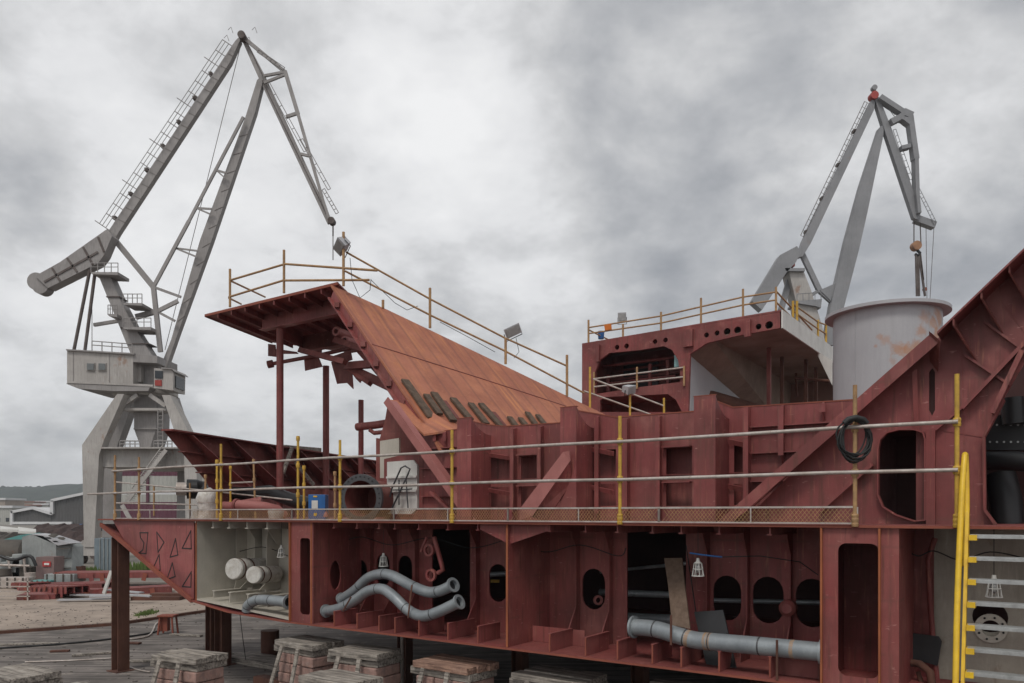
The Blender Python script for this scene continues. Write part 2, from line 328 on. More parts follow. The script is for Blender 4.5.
# lip along the stern curve
m=MB()
for (u0,z0),(u1,z1) in zip(bp[:3],bp[1:4]):
    m.prism([H(u0,-.06,z0+.03),H(u1,-.06,z1+.03),H(u1,-.06,z1-.06),H(u0,-.06,z0-.06)],NV*.07)
m.build('stern_lip','rustedge',ship)
# cut marks drawn on the plate: open outlines
Z4=lambda x,y:(x/3.731,500+y/3.731)
marks=[[(522,122),(552,122),(545,200),(518,198),(533,186),(537,160),(524,140)],[(585,120),(612,158),(590,195)],[(655,145),(664,205),(635,213)],[(712,115),(714,182),(680,180)],[(594,203),(598,262),(568,263)],[(643,235),(654,285),(623,297)],[(714,268),(712,325),(680,323)]]
for mk in marks:
    pts=[Z4(*p) for p in mk]; m=MB()
    for i in range(len(pts)):
        p=P(*pts[i],.02); q=P(*pts[(i+1)%len(pts)],.02); e=(q-p).normalized()*.012
        m.bar(p-e-NV*.002,q+e-NV*.002,.006,.028,NV)
    m.build('cut_mark','black',sp)
# --- transverse plates (in the n direction)
def tplate(x,n0,n1,mat,name='transverse_plate',edge=True,z0=ZB+.032,z1=ZD-.036,th=.03,holes=(),x0n=0):
    u=un(x,x0n); m=MB(); m.plate([(n0,z0),(n1,z0),(n1,z1),(n0,z1)],holes,lambda a,b,c:H(c,a,b),u,u+th); o=m.build(name,mat,ship)
    if edge:
        m=MB(); m.hbox(u-.004,u+th+.004,n0-.012,n0-.002,z0,z1); m.build('cut_edge','cutorange',o)
    return o
tplate(196,.02,1.3,'cream',z0=ZB+.2)
uh=un(312,0); nh=.62; oval=[(nh+.15*math.cos(k*PI/12),zy(336,575,nh)+.30*math.sin(k*PI/12)) for k in range(24)]
o=tplate(312,.0,1.35,'redlow',holes=[oval])
m=MB(); m.hbox(uh+.5,uh+.52,.02,1.25,ZB+.04,ZD-.2); m.build('blanking_plate','redlow',ship)
tplate(508,0,1.3,'redlow')
# bracket wings at the top of the main transverse plate
for s_ in (1,-1):
    u=un(508,0); a0=(.032 if s_>0 else -.002); w_=(.62 if s_>0 else .75); m=MB(); m.prism([H(u+a0,.06,ZD-.04),H(u+s_*w_,.06,ZD-.04),H(u+s_*w_,.06,ZD-.13),H(u+a0,.06,ZD-.36)],NV*.025); m.build('top_bracket','redlow',ship)
# --- longitudinal wall at n=1.3 with slotted manholes
WN=1.3
def lwall(x0,x1,holes,mat,name='inner_side_wall',y0=None,label=None):
    m=MB(); m.plate([(un(x0,WN),ZB+.032),(un(x1,WN),ZB+.032),(un(x1,WN),ZD-.036),(un(x0,WN),ZD-.036)],holes,fu,WN,WN+.03)
    return m.build(name,mat,ship,label)
lwall(222,311,[],'cream',label='cream painted inner wall under the stern deck')
st=lambda *a:stadium(*a,WN)
lwall(312,432,[st(360,575,14,31),st(383,570,13,32),st(405,571,14,31)],'redlow')
lwall(470,627,[st(498,583,18,38),st(593.5,589,23,41)],'redlow')
lwall(686,902,[st(727,598,28,45),st(768,600,31,47),st(812,603,33,49)],'redlow')
# wall right of the big panel: red and then cream
lwall(902,934,[],'redlow')
cu,cz=UZ(990,604,WN)
lwall(934,1130,[circ(*UZ(990,617,WN),.20)],'cream2',label='cream painted wall with a bolted flange hole behind the ladder')
m=MB(); fu_,fz=UZ(991,628,WN)
m.plate(circ(fu_,fz,.185,28),[circ(fu_,fz,.105,24)],fu,WN-.045,WN-.005)
fl=m.build('wall_flange','cream',ship)
for k in range(8):
    t=k*PI/4+.3; m=MB(); m.lathe(H(fu_+.145*math.cos(t),WN-.045,fz+.145*math.sin(t)),-NV,[(0,.02),(.014,.02),(.014,0)],8); m.build('bolt','black',fl)
m=MB(); a=UZ(909,632,WN); m.plate([UZ(909,631,WN),UZ(940,635,WN),UZ(943,640,WN),UZ(939,664,WN),UZ(911,656,WN)],[],fu,WN-.16,WN-.13); m.bar(H(*[un(925,WN),WN-.13,zy(925,650,WN)]),H(un(925,WN),WN,zy(925,650,WN)),.04,.04); m.build('hinged_flap','dark',ship,'dark green crooked flap plate on the inner wall')
# curved red/cream boundary stiffener and lower pipes there
m=MB(); m.tube([P(935,538,1.1),P(928,560,1.1),P(930,600,1.15),P(933,640,1.2),P(938,690,1.2)],.035,8); m.build('curved_stiffener','redlow',ship)
m=MB(); m.tube([P(905,662,1.0),P(920,664,.9),P(930,672,.8),P(934,700,.8)],.05,10); m.tube([P(918,672,1.0),P(924,690,.9)],.03,8); m.build('lower_branch_pipe','rust',ship)
# --- vertical stiffeners with flared brackets at their feet
def vstiff(x,dep=.16,mat='redlow',top=None):
    u=un(x,WN); m=MB()
    m.plate([(WN-.002,ZB+.034),(WN-.42,ZB+.034),(WN-.42,ZB+.20),(WN-dep,ZB+.62),(WN-dep,ZD-.45),(WN-.3,ZD-.2),(WN-.3,ZD-.04),(WN-.002,ZD-.04)],[],lambda a,b,c:H(c,a,b),u,u+.02)
    return m.build('wall_stiffener',mat,ship)
for x in (347,374,397,419,480,521,580,613,710,750,793): vstiff(x,.13)
for x,dp in ((232,.2),(247,.3),(262,.2),(279,.34)): vstiff(x,dp,'cream')
# floor stiffeners and deck beams, cut short at the open side
xs=[333,356,378,394,418,447,477,549,585,617,652,681,719,770]
for i,x in enumerate(xs):
    u=un(x,0); L=.62+.12*((i*7)%3)/2
    m=MB(); m.hbox(u,u+.025,.05,.05+L,ZB+.034,ZB+.31); m.hbox(u-.012,u+.04,.045,.05+L,ZB+.311,ZB+.322); fs_=m.build('floor_stiffener','redside',ship); m=MB(); m.hbox(u,u+.025,.036,.048,ZB+.034,ZB+.31); m.build('cut_edge','rustedge',fs_)
    m=MB(); m.hbox(u,u+.02,.03,1.29,ZD-.13,ZD-.037); m.hbox(u-.012,u+.05,.03,1.29,ZD-.15,ZD-.131); m.build('deck_beam','redlow',ship)
for x in (212,228,246,266):
    u=un(x,0); m=MB(); m.hbox(u,u+.02,.05,.9,ZB+.26-(x<225)*-.08,ZB+.48); m.hbox(u-.05,u+.07,.05,.9,ZB+.482,ZB+.50); m.build('floor_stiffener','cream',ship)
    m=MB(); m.hbox(u,u+.02,.03,1.29,ZD-.17,ZD-.037); m.hbox(u-.03,u+.08,.03,1.29,ZD-.19,ZD-.171); m.build('deck_beam','cream',ship)
for (x,y0,y1) in ((214,532,610),(262,545,600),(281,545,606)):
    u=un(x,WN); m=MB(); m.prism([H(u,WN-.01,ZD-.04),H(u,WN-.5,ZD-.04),H(u,WN-.13,ZD-.55),H(u,WN-.01,ZD-.6)],UV*.02); m.build('wall_bracket','cream',ship)
    m=MB(); m.prism([H(u,WN-.01,ZB+.5),H(u,WN-.01,ZB+1.0),H(u,WN-.6,ZB+.5)],UV*.02); m.build('wall_bracket','cream',ship)
m=MB(); m.prism([H(un(196,0),.02,bp[3][1]+.04),H(un(290,0),.02,ZB+.1),H(un(290,0),.02,ZB+.04),H(un(196,0),.02,bp[3][1]+.002)],NV*1.25); m.build('stern_floor','cream',ship)
for x in (850,): pass
# floor stringer seen right of the main plate
m=MB(); m.hbox(un(585,.75),un(508,.75)-.01,.74,.76,ZB+.034,ZB+.30); m.build('floor_girder','redlow',ship)
m=MB(); m.hbox(un(820,.35),un(770,.35),.34,.36,ZB+.034,ZB+.26); m.build('floor_girder','redlow',ship)
# --- flush panels with tall rounded cut-outs
def flush(x0,x1,hx0,hx1,hy0,hy1,r,mat='redlow',edges=()):
    m=MB(); u0,u1=un(x1,0),un(x0,0); h0,h1=un(hx1,0),un(hx0,0)
    m.plate([(u0,ZB+.032),(u1,ZB+.032),(u1,ZD-.036),(u0,ZD-.036)],[rrect(h0,h1,zy(hx0,hy1,0),zy(hx0,hy0,0),r)],fu,.0,.025); o=m.build('side_panel',mat,ship)
    for x in edges:
        u=un(x,0); m=MB(); m.hbox(u-.012,u+.012,-.05,-.002,ZB+.032,ZD-.04); m.build('cut_edge','cutorange',o)
    return o
flush(822,899,838,879,543,675,.1,edges=(822,880))
flush(291,313,300,310,538,614,.07,edges=(291,))
tplate(822,.03,1.28,'redlow',edge=False); tplate(899,.03,1.28,'redlow',edge=False)
# black interior: back-space pipes glimpsed through the openings
m=MB()
for (x0,y0,x1,y1,r) in ((600,592,700,596,.06),(600,572,720,560,.03),(620,617,700,621,.09),(480,575,560,571,.05),(700,600,840,603,.04)):
    m.tube([P(x0,y0,2.3),P(x1,y1,2.3)],r,10)
m.build('inner_pipe_run','pipe',ship)
m=MB(); m.box(P(495,581,2.6),.18,.1,.06); m.build('inner_valve','yellow',ship)
# chain-like pipe hangers and valve spectacles left of the main plate
for (x,y,r) in ((430,550,6.5),(432,575,6.5)):
    c=P(x,y,.5); m=MB(); m.lathe(c,-NV,[(r*tn(x,.5)/F*.62,0),(r*tn(x,.5)/F,0),(r*tn(x,.5)/F,.05),(r*tn(x,.5)/F*.62,.05),(r*tn(x,.5)/F*.62,0)],24)
    m.build('pipe_clamp','redlow',ship)
m=MB(); m.tube([P(427,537,.5),P(423,546,.48),P(421,552,.46)],.03,8); m.tube([P(434,537,.5),P(437,548,.5),P(441,562,.5),P(443,570,.5),P(438,573,.5)],.045,8); m.build('clamp_arm','redlow',ship)
# ================= UPPER WALL (above deck), n=1.5
UN=1.5; WT=1.5
top=[(423,434),(457,430),(473,422),(486,425),(505,427),(560,423.5),(577,411),(600,415),(617,418),(640,416),(694,412),(716,401.5),(733,408),(760,406.5),(830,402),(868,399.5)]
outer=[UZ(x,y,UN) for x,y in top]+[(un(868,UN),ZD),(un(423,UN),ZD)]
def hole(x0,x1,y0,y1):
    u1,u0=un(x0,UN),un(x1,UN); ztop=zy((x0+x1)/2,y0,UN); zbot=zy((x0+x1)/2,y1,UN); return [(u0,zbot),(u1,zbot),(u1,ztop),(u0,ztop)]
HL=[(475,515,456,483),(475,515,487,507),(521,542,456,480),(521,542,486,507),(580,616,450,479),(580,616,484,506),(666,692,448,478),(666,692,483,506),(734,747,444,478),(734,747,484,505)]
m=MB(); m.plate(outer,[hole(*h) for h in HL],fu,UN,UN+.03); uw=m.build('upper_bulkhead','red',ship)
m=MB(); m.hbox(un(866,UN),un(423,UN),UN+.30,UN+.33,ZD,1.2); m.build('recess_backing','red',ship)
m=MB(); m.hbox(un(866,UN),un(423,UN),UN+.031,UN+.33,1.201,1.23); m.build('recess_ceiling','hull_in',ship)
# rust line on the top edge
m=MB()
for (x0,y0),(x1,y1) in zip(top,top[1:]): m.bar(P(x0,y0-.6,UN+.015),P(x1,y1-.6,UN+.015),.045,.02,NV)
m.build('cut_edge','rustedge',uw)
# sloping shelves in the recesses and level flanges
for (x0,x1,y,dy) in ((476,516,455,5),(476,516,490,6),(580,614,449,6),(580,614,487,7),(717,745,441,5),(717,745,486,5)):
    m=MB(); pa=P(x0,y-2,UN-.10); pb=P(x1,y+dy*.8,UN-.02); m.bar(pa,pb,.012,.085,NV+ZV*.5); m.build('sloping_shelf','redside',uw)
for (x0,x1,y) in ((519,543,455),(519,543,485.5),(664,692,447),(664,692,482),(752,850,427),(752,845,453),(752,800,481),(423,457,449),(423,457,468.5),(423,457,496)):
    m=MB(); m.hbox(un(x1,UN),un(x0,UN),UN-.11,UN-.002,zy(x0,y,UN)-.02,zy(x0,y,UN)); m.build('flange_shelf','red',uw)
# vertical stiffeners
for (x,y0,y1,w) in ((517,428,520,.15),(544,426,520,.15),(600,416,524,.1),(630,418,520,.16),(662,416,520,.15),(751,407,522,.22),(785,405,466,.18),(825,402,423,.1),(437,433,449,.06),(447,431,449,.06)):
    u=un(x,UN); m=MB(); z1=zy(x,y0,UN); z0=max(ZD,zy(x,y1,UN))
    m.plate([(UN-.001,z0),(UN-w*.3,z0),(UN-w,z0+.15),(UN-w,z1-.03),(UN-.001,z1)],[],lambda a,b,c:H(c,a,b),u,u+.022)
    m.hbox(u-.03,u+.05,UN-w-.016,UN-w-.001,z0+.15,z1-.03)
    m.build('wall_stiffener','red',uw)
# deep girders with a broad flange and a web curving back to the wall
for (x0,x1,yt,gn) in ((458,472,419,.9),(561,577,408,.9),(694.5,716,397,.9)):
    u1,u0=un(x0,gn),un(x1,gn); zt=zy(x0,yt,gn)
    m=MB(); m.hbox(u0,u1,gn-.025,gn,ZD,zt); g=m.build('deep_girder','red',ship)
    m=MB(); pts=[(gn,ZD),(UN,ZD),(UN,WT-.02)]
    for k in range(1,6): t=k/6; pts.append((UN-(UN-gn)*t,WT-.02+(zt-WT)*(t**2.2)))
    pts.append((gn,zt-.005))
    m.plate(pts,[],lambda a,b,c:H(c,a,b),u0+.005,u0+.03); m.build('web','red',g)
    m=MB(); m.hbox(u0-.005,u1+.005,gn-.03,gn+.03,zt,zt+.012); m.build('cut_edge','rustedge',g)
# pink diagonal bracket between the girders
bn=.75
q=[P(519.6,520.5,bn-.2),P(519.6,509,bn-.2),P(563,452,bn),P(569,451,bn),P(570,461,bn),P(532,516,bn-.2)]
m=MB(); m.prism(q,NV*.03); g=m.build('diagonal_bracket','redlight',ship,'light pink diagonal bracket between two deep girders')
m=MB(); m.prism([P(532,517,bn-.15),P(570,461,bn),P(571,483,bn+.15),P(545,522,bn)],NV*.025); m.build('web','red',g)
# ---- right hand end: big diagonal frames and the wall with a tall opening
RN=1.15
def R(x,y): return UZ(x,y,RN)
m=MB()
ol=[(722,523.6),(760,505),(810,455),(860,405),(905,362),(932,341),(946,334),(1024,262),(1130,165),(1130,300),(1035,345),(1003,400),(983,437),(984,508),(988,519),(996,525)]
outer=[R(x,y) for x,y in ol[:-1]]+[(R(996,527)[0],ZD),(R(722,523)[0],ZD)]
tall=[R(879,450),R(881,440),R(888,433),R(900,430),R(915,430),R(924,433),R(926,440),R(926,520),R(915,521),R(897,515),R(884,507),R(879,495)]
slot=[R(929,372),R(932,368),R(935,372),R(935,410),R(932,416),R(929,410)]
m.plate(outer,[tall,slot],fu,RN,RN+.03); rw=m.build('end_wall','red',ship,'tall red end wall with rounded tall opening under the diagonals')
# rim round the opening
m=MB(); cpts=[H(u,RN-.05,z) for u,z in tall]
for i in range(len(cpts)):
    p,q=cpts[i],cpts[(i+1)%len(cpts)]; m.bar(p,q,.11,.018,NV)
m.build('opening_rim','redlow',rw)
m=MB(); m.prism([P(916,430,RN+.12),P(925,432,RN+.12),P(925,522,RN+.12),P(916,522,RN+.12)],NV*.02); m.build('inner_jamb','red',rw)
# closures added behind the end wall to darken its openings, shade in their colour
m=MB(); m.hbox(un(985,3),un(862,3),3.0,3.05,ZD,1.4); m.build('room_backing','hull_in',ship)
m=MB(); m.hbox(un(984,2),un(876,2),RN+.04,3.0,1.15,1.18); m.build('room_shade_lid','hull_in',ship)
m=MB(); m.hbox(un(874,RN),un(874,RN)+.03,RN+.04,3.0,ZD,1.15); m.build('room_shade_side','hull_in',ship)
m=MB(); m.hbox(un(937,RN+.1),un(926,RN+.1),RN+.1,RN+.13,zy(930,420,RN),zy(930,362,RN)); m.build('slot_shade_plate','hull_in',ship)
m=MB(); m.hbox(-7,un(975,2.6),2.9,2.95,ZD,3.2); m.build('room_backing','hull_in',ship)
# diagonal beam 1: from the deck up to the drum
def diag(pa,pb,w,n0,dep,name='diagonal_beam',mat='red',parent=None):
    A=P(*pa,n0); Bq=P(*pb,n0); m=MB(); m.bar(A,Bq,.022,w,NV); o=m.build(name,mat,parent or ship)
    m=MB(); m.bar(A+NV*(dep/2+.012),Bq+NV*(dep/2+.012),dep,.02,NV); m.build('web',mat,o); return o
diag((716,530),(936,337),.155,.85,.28)
diag((818,512),(872,464),.05,1.02,.1,'diagonal_stiffener')
# end face of the diagonal beam
m=MB(); m.prism([P(929,331,.8),P(940,341,.8),P(938,372,1.1),P(930,362,1.12)],NV*.03); m.build('beam_end','reddark',ship)
m=MB(); m.prism([P(912,372,1.0),P(917,369,1.0),P(919,430,1.08),P(914,430,1.08)],NV*.02); m.build('upright_flange','redlow',rw)
m=MB(); m.hbox(un(936,RN),un(927,RN),RN-.1,RN-.002,ZD,zy(930,430,RN)); m.build('pilaster','redlow',rw)
m=MB(); m.prism([P(927,362,RN-.01),P(939,352,RN-.01),P(937,430,RN-.01),P(927,430,RN-.01)],NV*-.05);
# great upper flange overhanging towards the camera
A=P(941,340,RN); Bq=P(1135,160,RN)
up=(Bq-A).normalized(); 
m=MB(); m.prism([A,Bq,Bq-NV*.62,A-NV*.42],ZV*.03); uf=m.build('raking_flange','red',ship,'long raking flange climbing out of the right side of the picture')
for (x,y) in ((958,326),(985,300),(1012,275),(1040,249)):
    p=P(x,y,RN); m=MB(); dn=V((0,0,-1)); q=p-NV*.45
    m.prism([p,q,q+V((0,0,-.08)),p+up.cross(NV)*0+V((0,0,-.55))+UV*-.25],UV*.02); m.build('flange_bracket','reddark',uf)
# secondary flange diagonals on the end wall
diag((962,408),(1040,326),.045,1.0,.14,'diagonal_stiffener'); diag((992,413),(1022,350),.06,.95,.18,'diagonal_stiffener'); diag((935,430),(966,404),.03,1.08,.06,'diagonal_stiffener')
diag((965,355),(1010,385),.03,1.08,.06,'diagonal_stiffener'); diag((985,322),(1040,362),.03,1.08,.06,'diagonal_stiffener')
m=MB(); m.bar(P(1004,400,RN-.03),P(984,437,RN-.03),.18,.03,NV); m.bar(P(984,437,RN-.03),P(985,510,RN-.03),.18,.03,NV); m.bar(P(985,510,RN-.03),P(996,525,RN-.03),.18,.03,NV); m.build('opening_rim','redlow',rw)
# black machinery in the right opening
m=MB(); m.tube([P(975,461,2.1),P(1015,461,1.9),P(1060,466,1.8)],.13,16); m.tube([P(1000,475,2.5),P(1006,500,2.4),P(1008,524,2.4)],.2,14); m.build('black_pipe','black',ship)
m=MB()
for yy in (425,442):
    for x in range(990,1050,7): m.lathe(P(x,yy,2.2),-NV,[(0,.03),(.014,.03),(.014,0)],6)
m.build('flange_bolts','alu',ship)
m=MB(); m.prism([P(985,415,2.25),P(1060,415,2.25),P(1060,450,2.25),P(985,450,2.25)],NV*.3); m.tube([P(1012,398,2.1),P(1014,424,2.1)],.14,12); m.build('flange_body','black',ship)
# --------- sloping orange deck
PA=P(333,285,3.0); PB=D(600,412,21.0); PC=P(430,432,1.52)
nrm=(PB-PA).cross(PC-PA).normalized()
if nrm.z<0: nrm=-nrm
def onS(x,y,off=0):
    d=V((a_(x),1,(HY-y)/F)); o=V((0,0,E)); t=(PA+nrm*off-o).dot(nrm)/d.dot(nrm); return o+d*t
m=MB(); m.prism([onS(331,284.5),onS(388,310),onS(430,330),onS(505,366),onS(565,395),onS(604,414),onS(640,432),onS(560,450),onS(440,450),onS(431,432),onS(400,387),onS(364,334)],nrm*-.05)
sd=m.build('sloping_deck','slope',ship,'broad rust-orange deck plate sloping down from the canopy')
m=MB(); m.bar(onS(372,344,.006),onS(480,378,.006),.012,.03,nrm); m.bar(onS(480,378,.006),onS(566,406,.006),.012,.03,nrm); m.build('plate_seam','reddark',sd)
m=MB(); m.prism([onS(334,289)-nrm*.055,onS(431,434)-nrm*.055,onS(431,434)-nrm*.26,onS(334,289)-nrm*.26],NV*.03)
m.bar(onS(334,289)-nrm*.26,onS(431,434)-nrm*.26,.04,.16,nrm); eg=m.build('edge_girder','redlow',sd)
for k in range(7):
    f=(k+.6)/7.5; p=onS(333+98*f,288+146*f); m=MB(); m.box(p-nrm*.16-NV*.05,.12,.08,.12); m.build('edge_lug','reddark',eg)
al=(PC-PA).normalized(); slope_streaks(M['slope'],al,nrm.cross(al))
# lower small slope with its pink diagonal edge beam
m=MB(); m.prism([P(387,399,1.5),P(420,404,2.2),P(458,429,1.6),P(424,434,1.3)],V((0,0,-.04))); m.build('lower_slope_plate','slope',ship)
o=diag((386,400),(474,524),.16,.95,.3,'raking_edge_beam','redlight')
diag((430,492),(462,522),.05,1.2,.1,'diagonal_stiffener')
# --------- canopy at the stern
CN=3.0; CZ=zy(333,285,CN)
c1=P(205,316,CN); c1.z=E+CZ; c2=P(338,284,CN); c2.z=E+CZ
c3=G(272,342.5,E+CZ); c4=G(352,353,E+CZ); c5=G(400,345,E+CZ)
m=MB(); m.prism([c1,c2,c5,c4,c3],V((0,0,.04))); cn=m.build('canopy_deck','redlow',ship,'projecting deck canopy seen from below at the stern')
m=MB(); m.bar(c1+V((0,0,.01)),c2+V((0,0,.01)),.03,.07,NV); m.bar(c1,c3,.03,.06,UV); m.build('canopy_rim','rustedge',cn)
dirS=(c3-c1).normalized()
for k in range(1,9):
    s=c1.lerp(c2,k/9.0); e=s+dirS*(4.2 if k<5 else 6); m=MB(); m.bar(s-V((0,0,.075)),e-V((0,0,.075)),.02,.15,UV); m.build('canopy_beam','red',cn)
def UG(x0,x1,n,z,h,w=.03,mat='redlow',name='canopy_girder'):
    m=MB(); m.hbox(un(x1,n),un(x0,n),n,n+w,z-h,z-.01); m.hbox(un(x1,n),un(x0,n),n-.1,n+w+.1,z-h-.025,z-h); return m.build(name,mat,cn)
UG(262,348,3.9,CZ,.42,mat='redside'); UG(300,356,6.0,CZ-.1,.5,mat='reddark')
m=MB(); s=c1+dirS*1.2+ (c2-c1)*.33; m.bar(s-V((0,0,.22)),s+dirS*3.3-V((0,0,.3)),.03,.45,UV); m.build('canopy_girder','redlow',cn)
for (x,y) in ((338,332),(346.5,341)):
    c=P(x,y,4.6); m=MB(); m.lathe(c,-NV+UV*-.2,[(.07,.1),(.125,.1),(.125,-1.2)],18); m.lathe(c,-NV+UV*-.2,[(.07,.1),(.07,-.6),(0,-.6)],18); m.build('pipe_stub','redlight',cn)
m=MB(); m.tube([P(271,364,5),P(320,355,5.2),P(364,345,5.4)],.06,8); m.lathe(P(271,364,5),V((1,0,.2)),[(0,-.12),(.12,-.1),(.12,.06),(0,.06)],12); m.build('hanging_rod','reddark',cn)
m=MB()
for pts in (((268,344),(275,345),(276,357),(268,356)),((276,349),(296,352),(298,354),(276,354)),((304,359),(318,357),(322,367),(305,371)),((331,362),(341,359),(352,375),(353,389),(347,383),(337,384)),((342,360),(351,363),(363,377),(360,383),(356,379)),((333,356),(350,350),(352,360),(336,366))):
    m.prism([P(x,y,5.2) for x,y in pts],NV*.03+V((0,0,.01)))
m.build('torn_plate','reddark',cn)
for (p,q,w) in (((346,366),(373,364),.2),((350,368),(392,388),.22),((300,350),(345,362),.14),((360,352),(395,392),.14),((335,340),(372,352),.16),((352,372),(370,384),.1)):
    m=MB(); m.bar(P(*p,4.6),P(*q,4.0),.12,w); m.build('under_beam','reddark',cn)
# round posts
def post(x,yt,n,r,name='canopy_post',mat='redlow'):
    t=tn(x,n); p=P(x,yt,n); b=V((p.x,p.y,E+ZD)); m=MB(); m.tube([b,p],r,16); return m.build(name,mat,ship)
post(280,328,4.0,.10); post(326,366,7,.105); post(361,400,6,.08,'short_post')
m=MB(); m.tube([P(357,427,5.2),P(376,425,5.3),P(400,421,5.4)],.11,14); m.tube([P(370,430,5.2),P(374,433,5.2),P(396,431,5.4)],.06,10); m.build('cross_pipe','redlow',ship)
m=MB(); m.prism([P(376,438,3.2),P(379,441,3.2),P(385,420,3.2),P(388,402,3.2),P(396,400,3.2),P(424,434,3.2),P(424,520,3.2),P(376,520,3.2)],NV*.4); m.build('casing_block','reddark',ship)
# beige panel and white door wall
m=MB(); m.prism([P(380,441,2.6),P(399,438,2.6),P(399,461,2.6),P(386,478,2.6),P(380,478,2.6)],NV*.05); m.build('beige_panel','cream',ship)
m=MB(); m.plate([UZ(384,459,1.5),UZ(424,450,1.5),(un(424,1.5),ZD),(un(384,1.5),ZD)],[[UZ(388,463,1.5),UZ(414,461,1.5),UZ(419,466,1.5),UZ(419,510,1.5),UZ(415,515,1.5),UZ(388,515,1.5)]],fu,1.5,1.54); dw=m.build('door_frame_wall','redlow',ship)
m=MB(); m.prism([P(387,462,1.46),P(413,460,1.46),P(417,465,1.46),P(417,508,1.46),P(412,514,1.46),P(387,514,1.46)],NV*.06); dr=m.build('ship_door','white',ship,'white steel watertight door with bent handle rods')
m=MB(); m.hbox(un(416,1.4),un(386,1.4),1.40,1.455,zy(400,478,1.4),zy(400,476,1.4)); m.hbox(un(416,1.4),un(386,1.4),1.40,1.455,zy(400,492,1.4),zy(400,490,1.4)); m.build('door_rib','white',dr)
m=MB(); m.tube([P(390,497,1.3),P(392,488,1.3),P(401,468,1.3),P(405,466,1.3),P(410,469,1.3),P(408,474,1.3),P(398,496,1.3),P(392,508,1.3)],.018,6); m.tube([P(399,505,1.3),P(399,480,1.3)],.014,6); m.tube([P(408,508,1.3),P(406,478,1.3)],.014,6); m.tube([P(393,490,1.3),P(412,489,1.3)],.012,6); m.build('door_handle','ring',dr)
# --------- stern bulwark, flaring away on the far side
b0=D(163,430,20.8); b1=D(183,433,22.0); 
zt=b0.z
e1=G(405,466,zt)
dB=(e1-b0).normalized(); dl=D(181,480,21.5)
foot0=V((b0.x+.7,b0.y+1.2,zt-1.35)); foot1=foot0+dB*16+V((.8,.5,0)); foot0b=foot0+V((.1,.1,-.85)); 
m=MB(); m.prism([b0,b0+dB*16,foot1,foot0],V((-.02,.05,0))); bw=m.build('stern_bulwark','reddark',ship,'dark flared bulwark plate at the stern')
m=MB(); m.prism([foot0,foot1,foot1+V((.3,.3,-1.0)),foot0+V((.3,.3,-1.0))],V((-.02,.05,0))); m.build('lower_strake','reddark',bw)
m=MB(); m.prism([b0+V((-.05,0,.02)),b0+dB*16,b0+dB*16+V((.35,-.1,0)),b0+V((.30,-.1,0.02))],V((0,0,-.04))); m.build('capping_rail','redlow',bw)
for k in range(8):
    s=b0+dB*(.9+k*1.9)+V((.02,-.02,-.05)); f=foot0+dB*(.9+k*1.9)+V((.05,0,0)); m=MB(); m.prism([s,s+V((.28,-.25,-.02)),f+V((.75,-.3,-.1)),f],dB*.04); m.build('bulwark_bracket','redlow',bw)
for fr_ in (.4,.8):
    s=b0.lerp(foot0,fr_)+V((.02,-.03,0)); m=MB(); m.bar(s,s+dB*15.5,.22,.03,V((1,-.5,0))); m.build('bulwark_stringer','reddark',bw)
# bent beams on the bulwark top
m=MB(); m.bar(D(283,447,27),D(320,450,30),.12,.15); m.bar(D(283,473,25),D(292,448,26),.1,.1); m.bar(D(295,462,26),D(314,485,26),.1,.1); m.build('loose_beam','wood',bw)
# --------- upper deckhouse block, n=16
HN=16.0
def Q(x,y): return UZ(x,y,HN)
fo=[Q(582,345),Q(780,312),Q(780,328),Q(736,336),Q(707,343),Q(690,354),Q(688,418),Q(582,418)]
hl2=[Q(600,412),Q(600,400),Q(606,397),Q(668,394),Q(676,400),Q(682,412)]
hl=[Q(596,394),Q(595,372),Q(600,360),Q(609,353),Q(640,350),Q(664,346),Q(672,350),Q(678,360),Q(680,372),Q(680,382),Q(640,387)]
small=[circ(*Q(x,y),r*tn(x,HN)/F,12) for x,y,r in ((617,347.3,2.6),(626.5,346,2.6),(655,341.5,2.5),(665.5,340,2.5),(706.5,335,2.6),(717,333,2.6),(727,331.5,3.6),(737.5,330,3.6),(758.5,326.5,3),(769,325,4))]
dk=MB(); dk.plate(fo,[hl,hl2]+small,fu,HN,HN+.12); dh=dk.build('deckhouse','redlow',ship,'high open-ended deckhouse block with rounded cut-out')
uL=un(582,HN); uR=un(781,HN); uM=un(689,HN); zt=zy(781,311.5,HN); zc=zy(781,327.5,HN); ztl=zy(582,345,HN)
m=MB(); m.prism([H(uL,HN,ztl),H(uR,HN,zt),H(uR,30,zt),H(uL,30,ztl)],V((0,0,.06))); m.build('roof_plate','redlow',dh)
M['soffit']=pmat('soffit_dirty_primer',(.27,.20,.155),(.15,.105,.08),.7,streak=.3,rust=.6,scale=.6,bump=.05)
u7=un(710,HN); zm=zy(690,355,HN)
m=MB(); m.prism([H(u7,HN+.13,zc),H(uR,HN+.13,zc),H(uR,32,zc),H(u7+.6,32,zc)],V((0,0,.05))); m.build('soffit','soffit',dh)
m=MB(); m.prism([H(u7,HN+.13,zc),H(u7+.6,32,zc),H(uM,32,zm-2.6)],V((0,0,.05))); m.prism([H(u7,HN+.13,zc),H(uM,HN+.13,zm),H(uM,32,zm-2.6)],V((0,0,.05))); m.build('sloped_soffit','soffit',dh)
m=MB(); m.hbox(uR-.06,uR-.01,HN,30,zc-.02,zt+.05); m.build('side_fascia','white',dh)
p=P(800,343,HN+3); 
m=MB(); m.prism([P(818,352,HN+5),P(832,360,HN+5),P(832,385,HN+5),P(818,356,HN+5)],NV*.1); m.build('side_fascia','white',dh)
m=MB(); m.hbox(uM,uM+.1,HN+.13,30,zy(688,400,HN)-1,zc-.01); m.build('inner_side_wall','drum',dh)
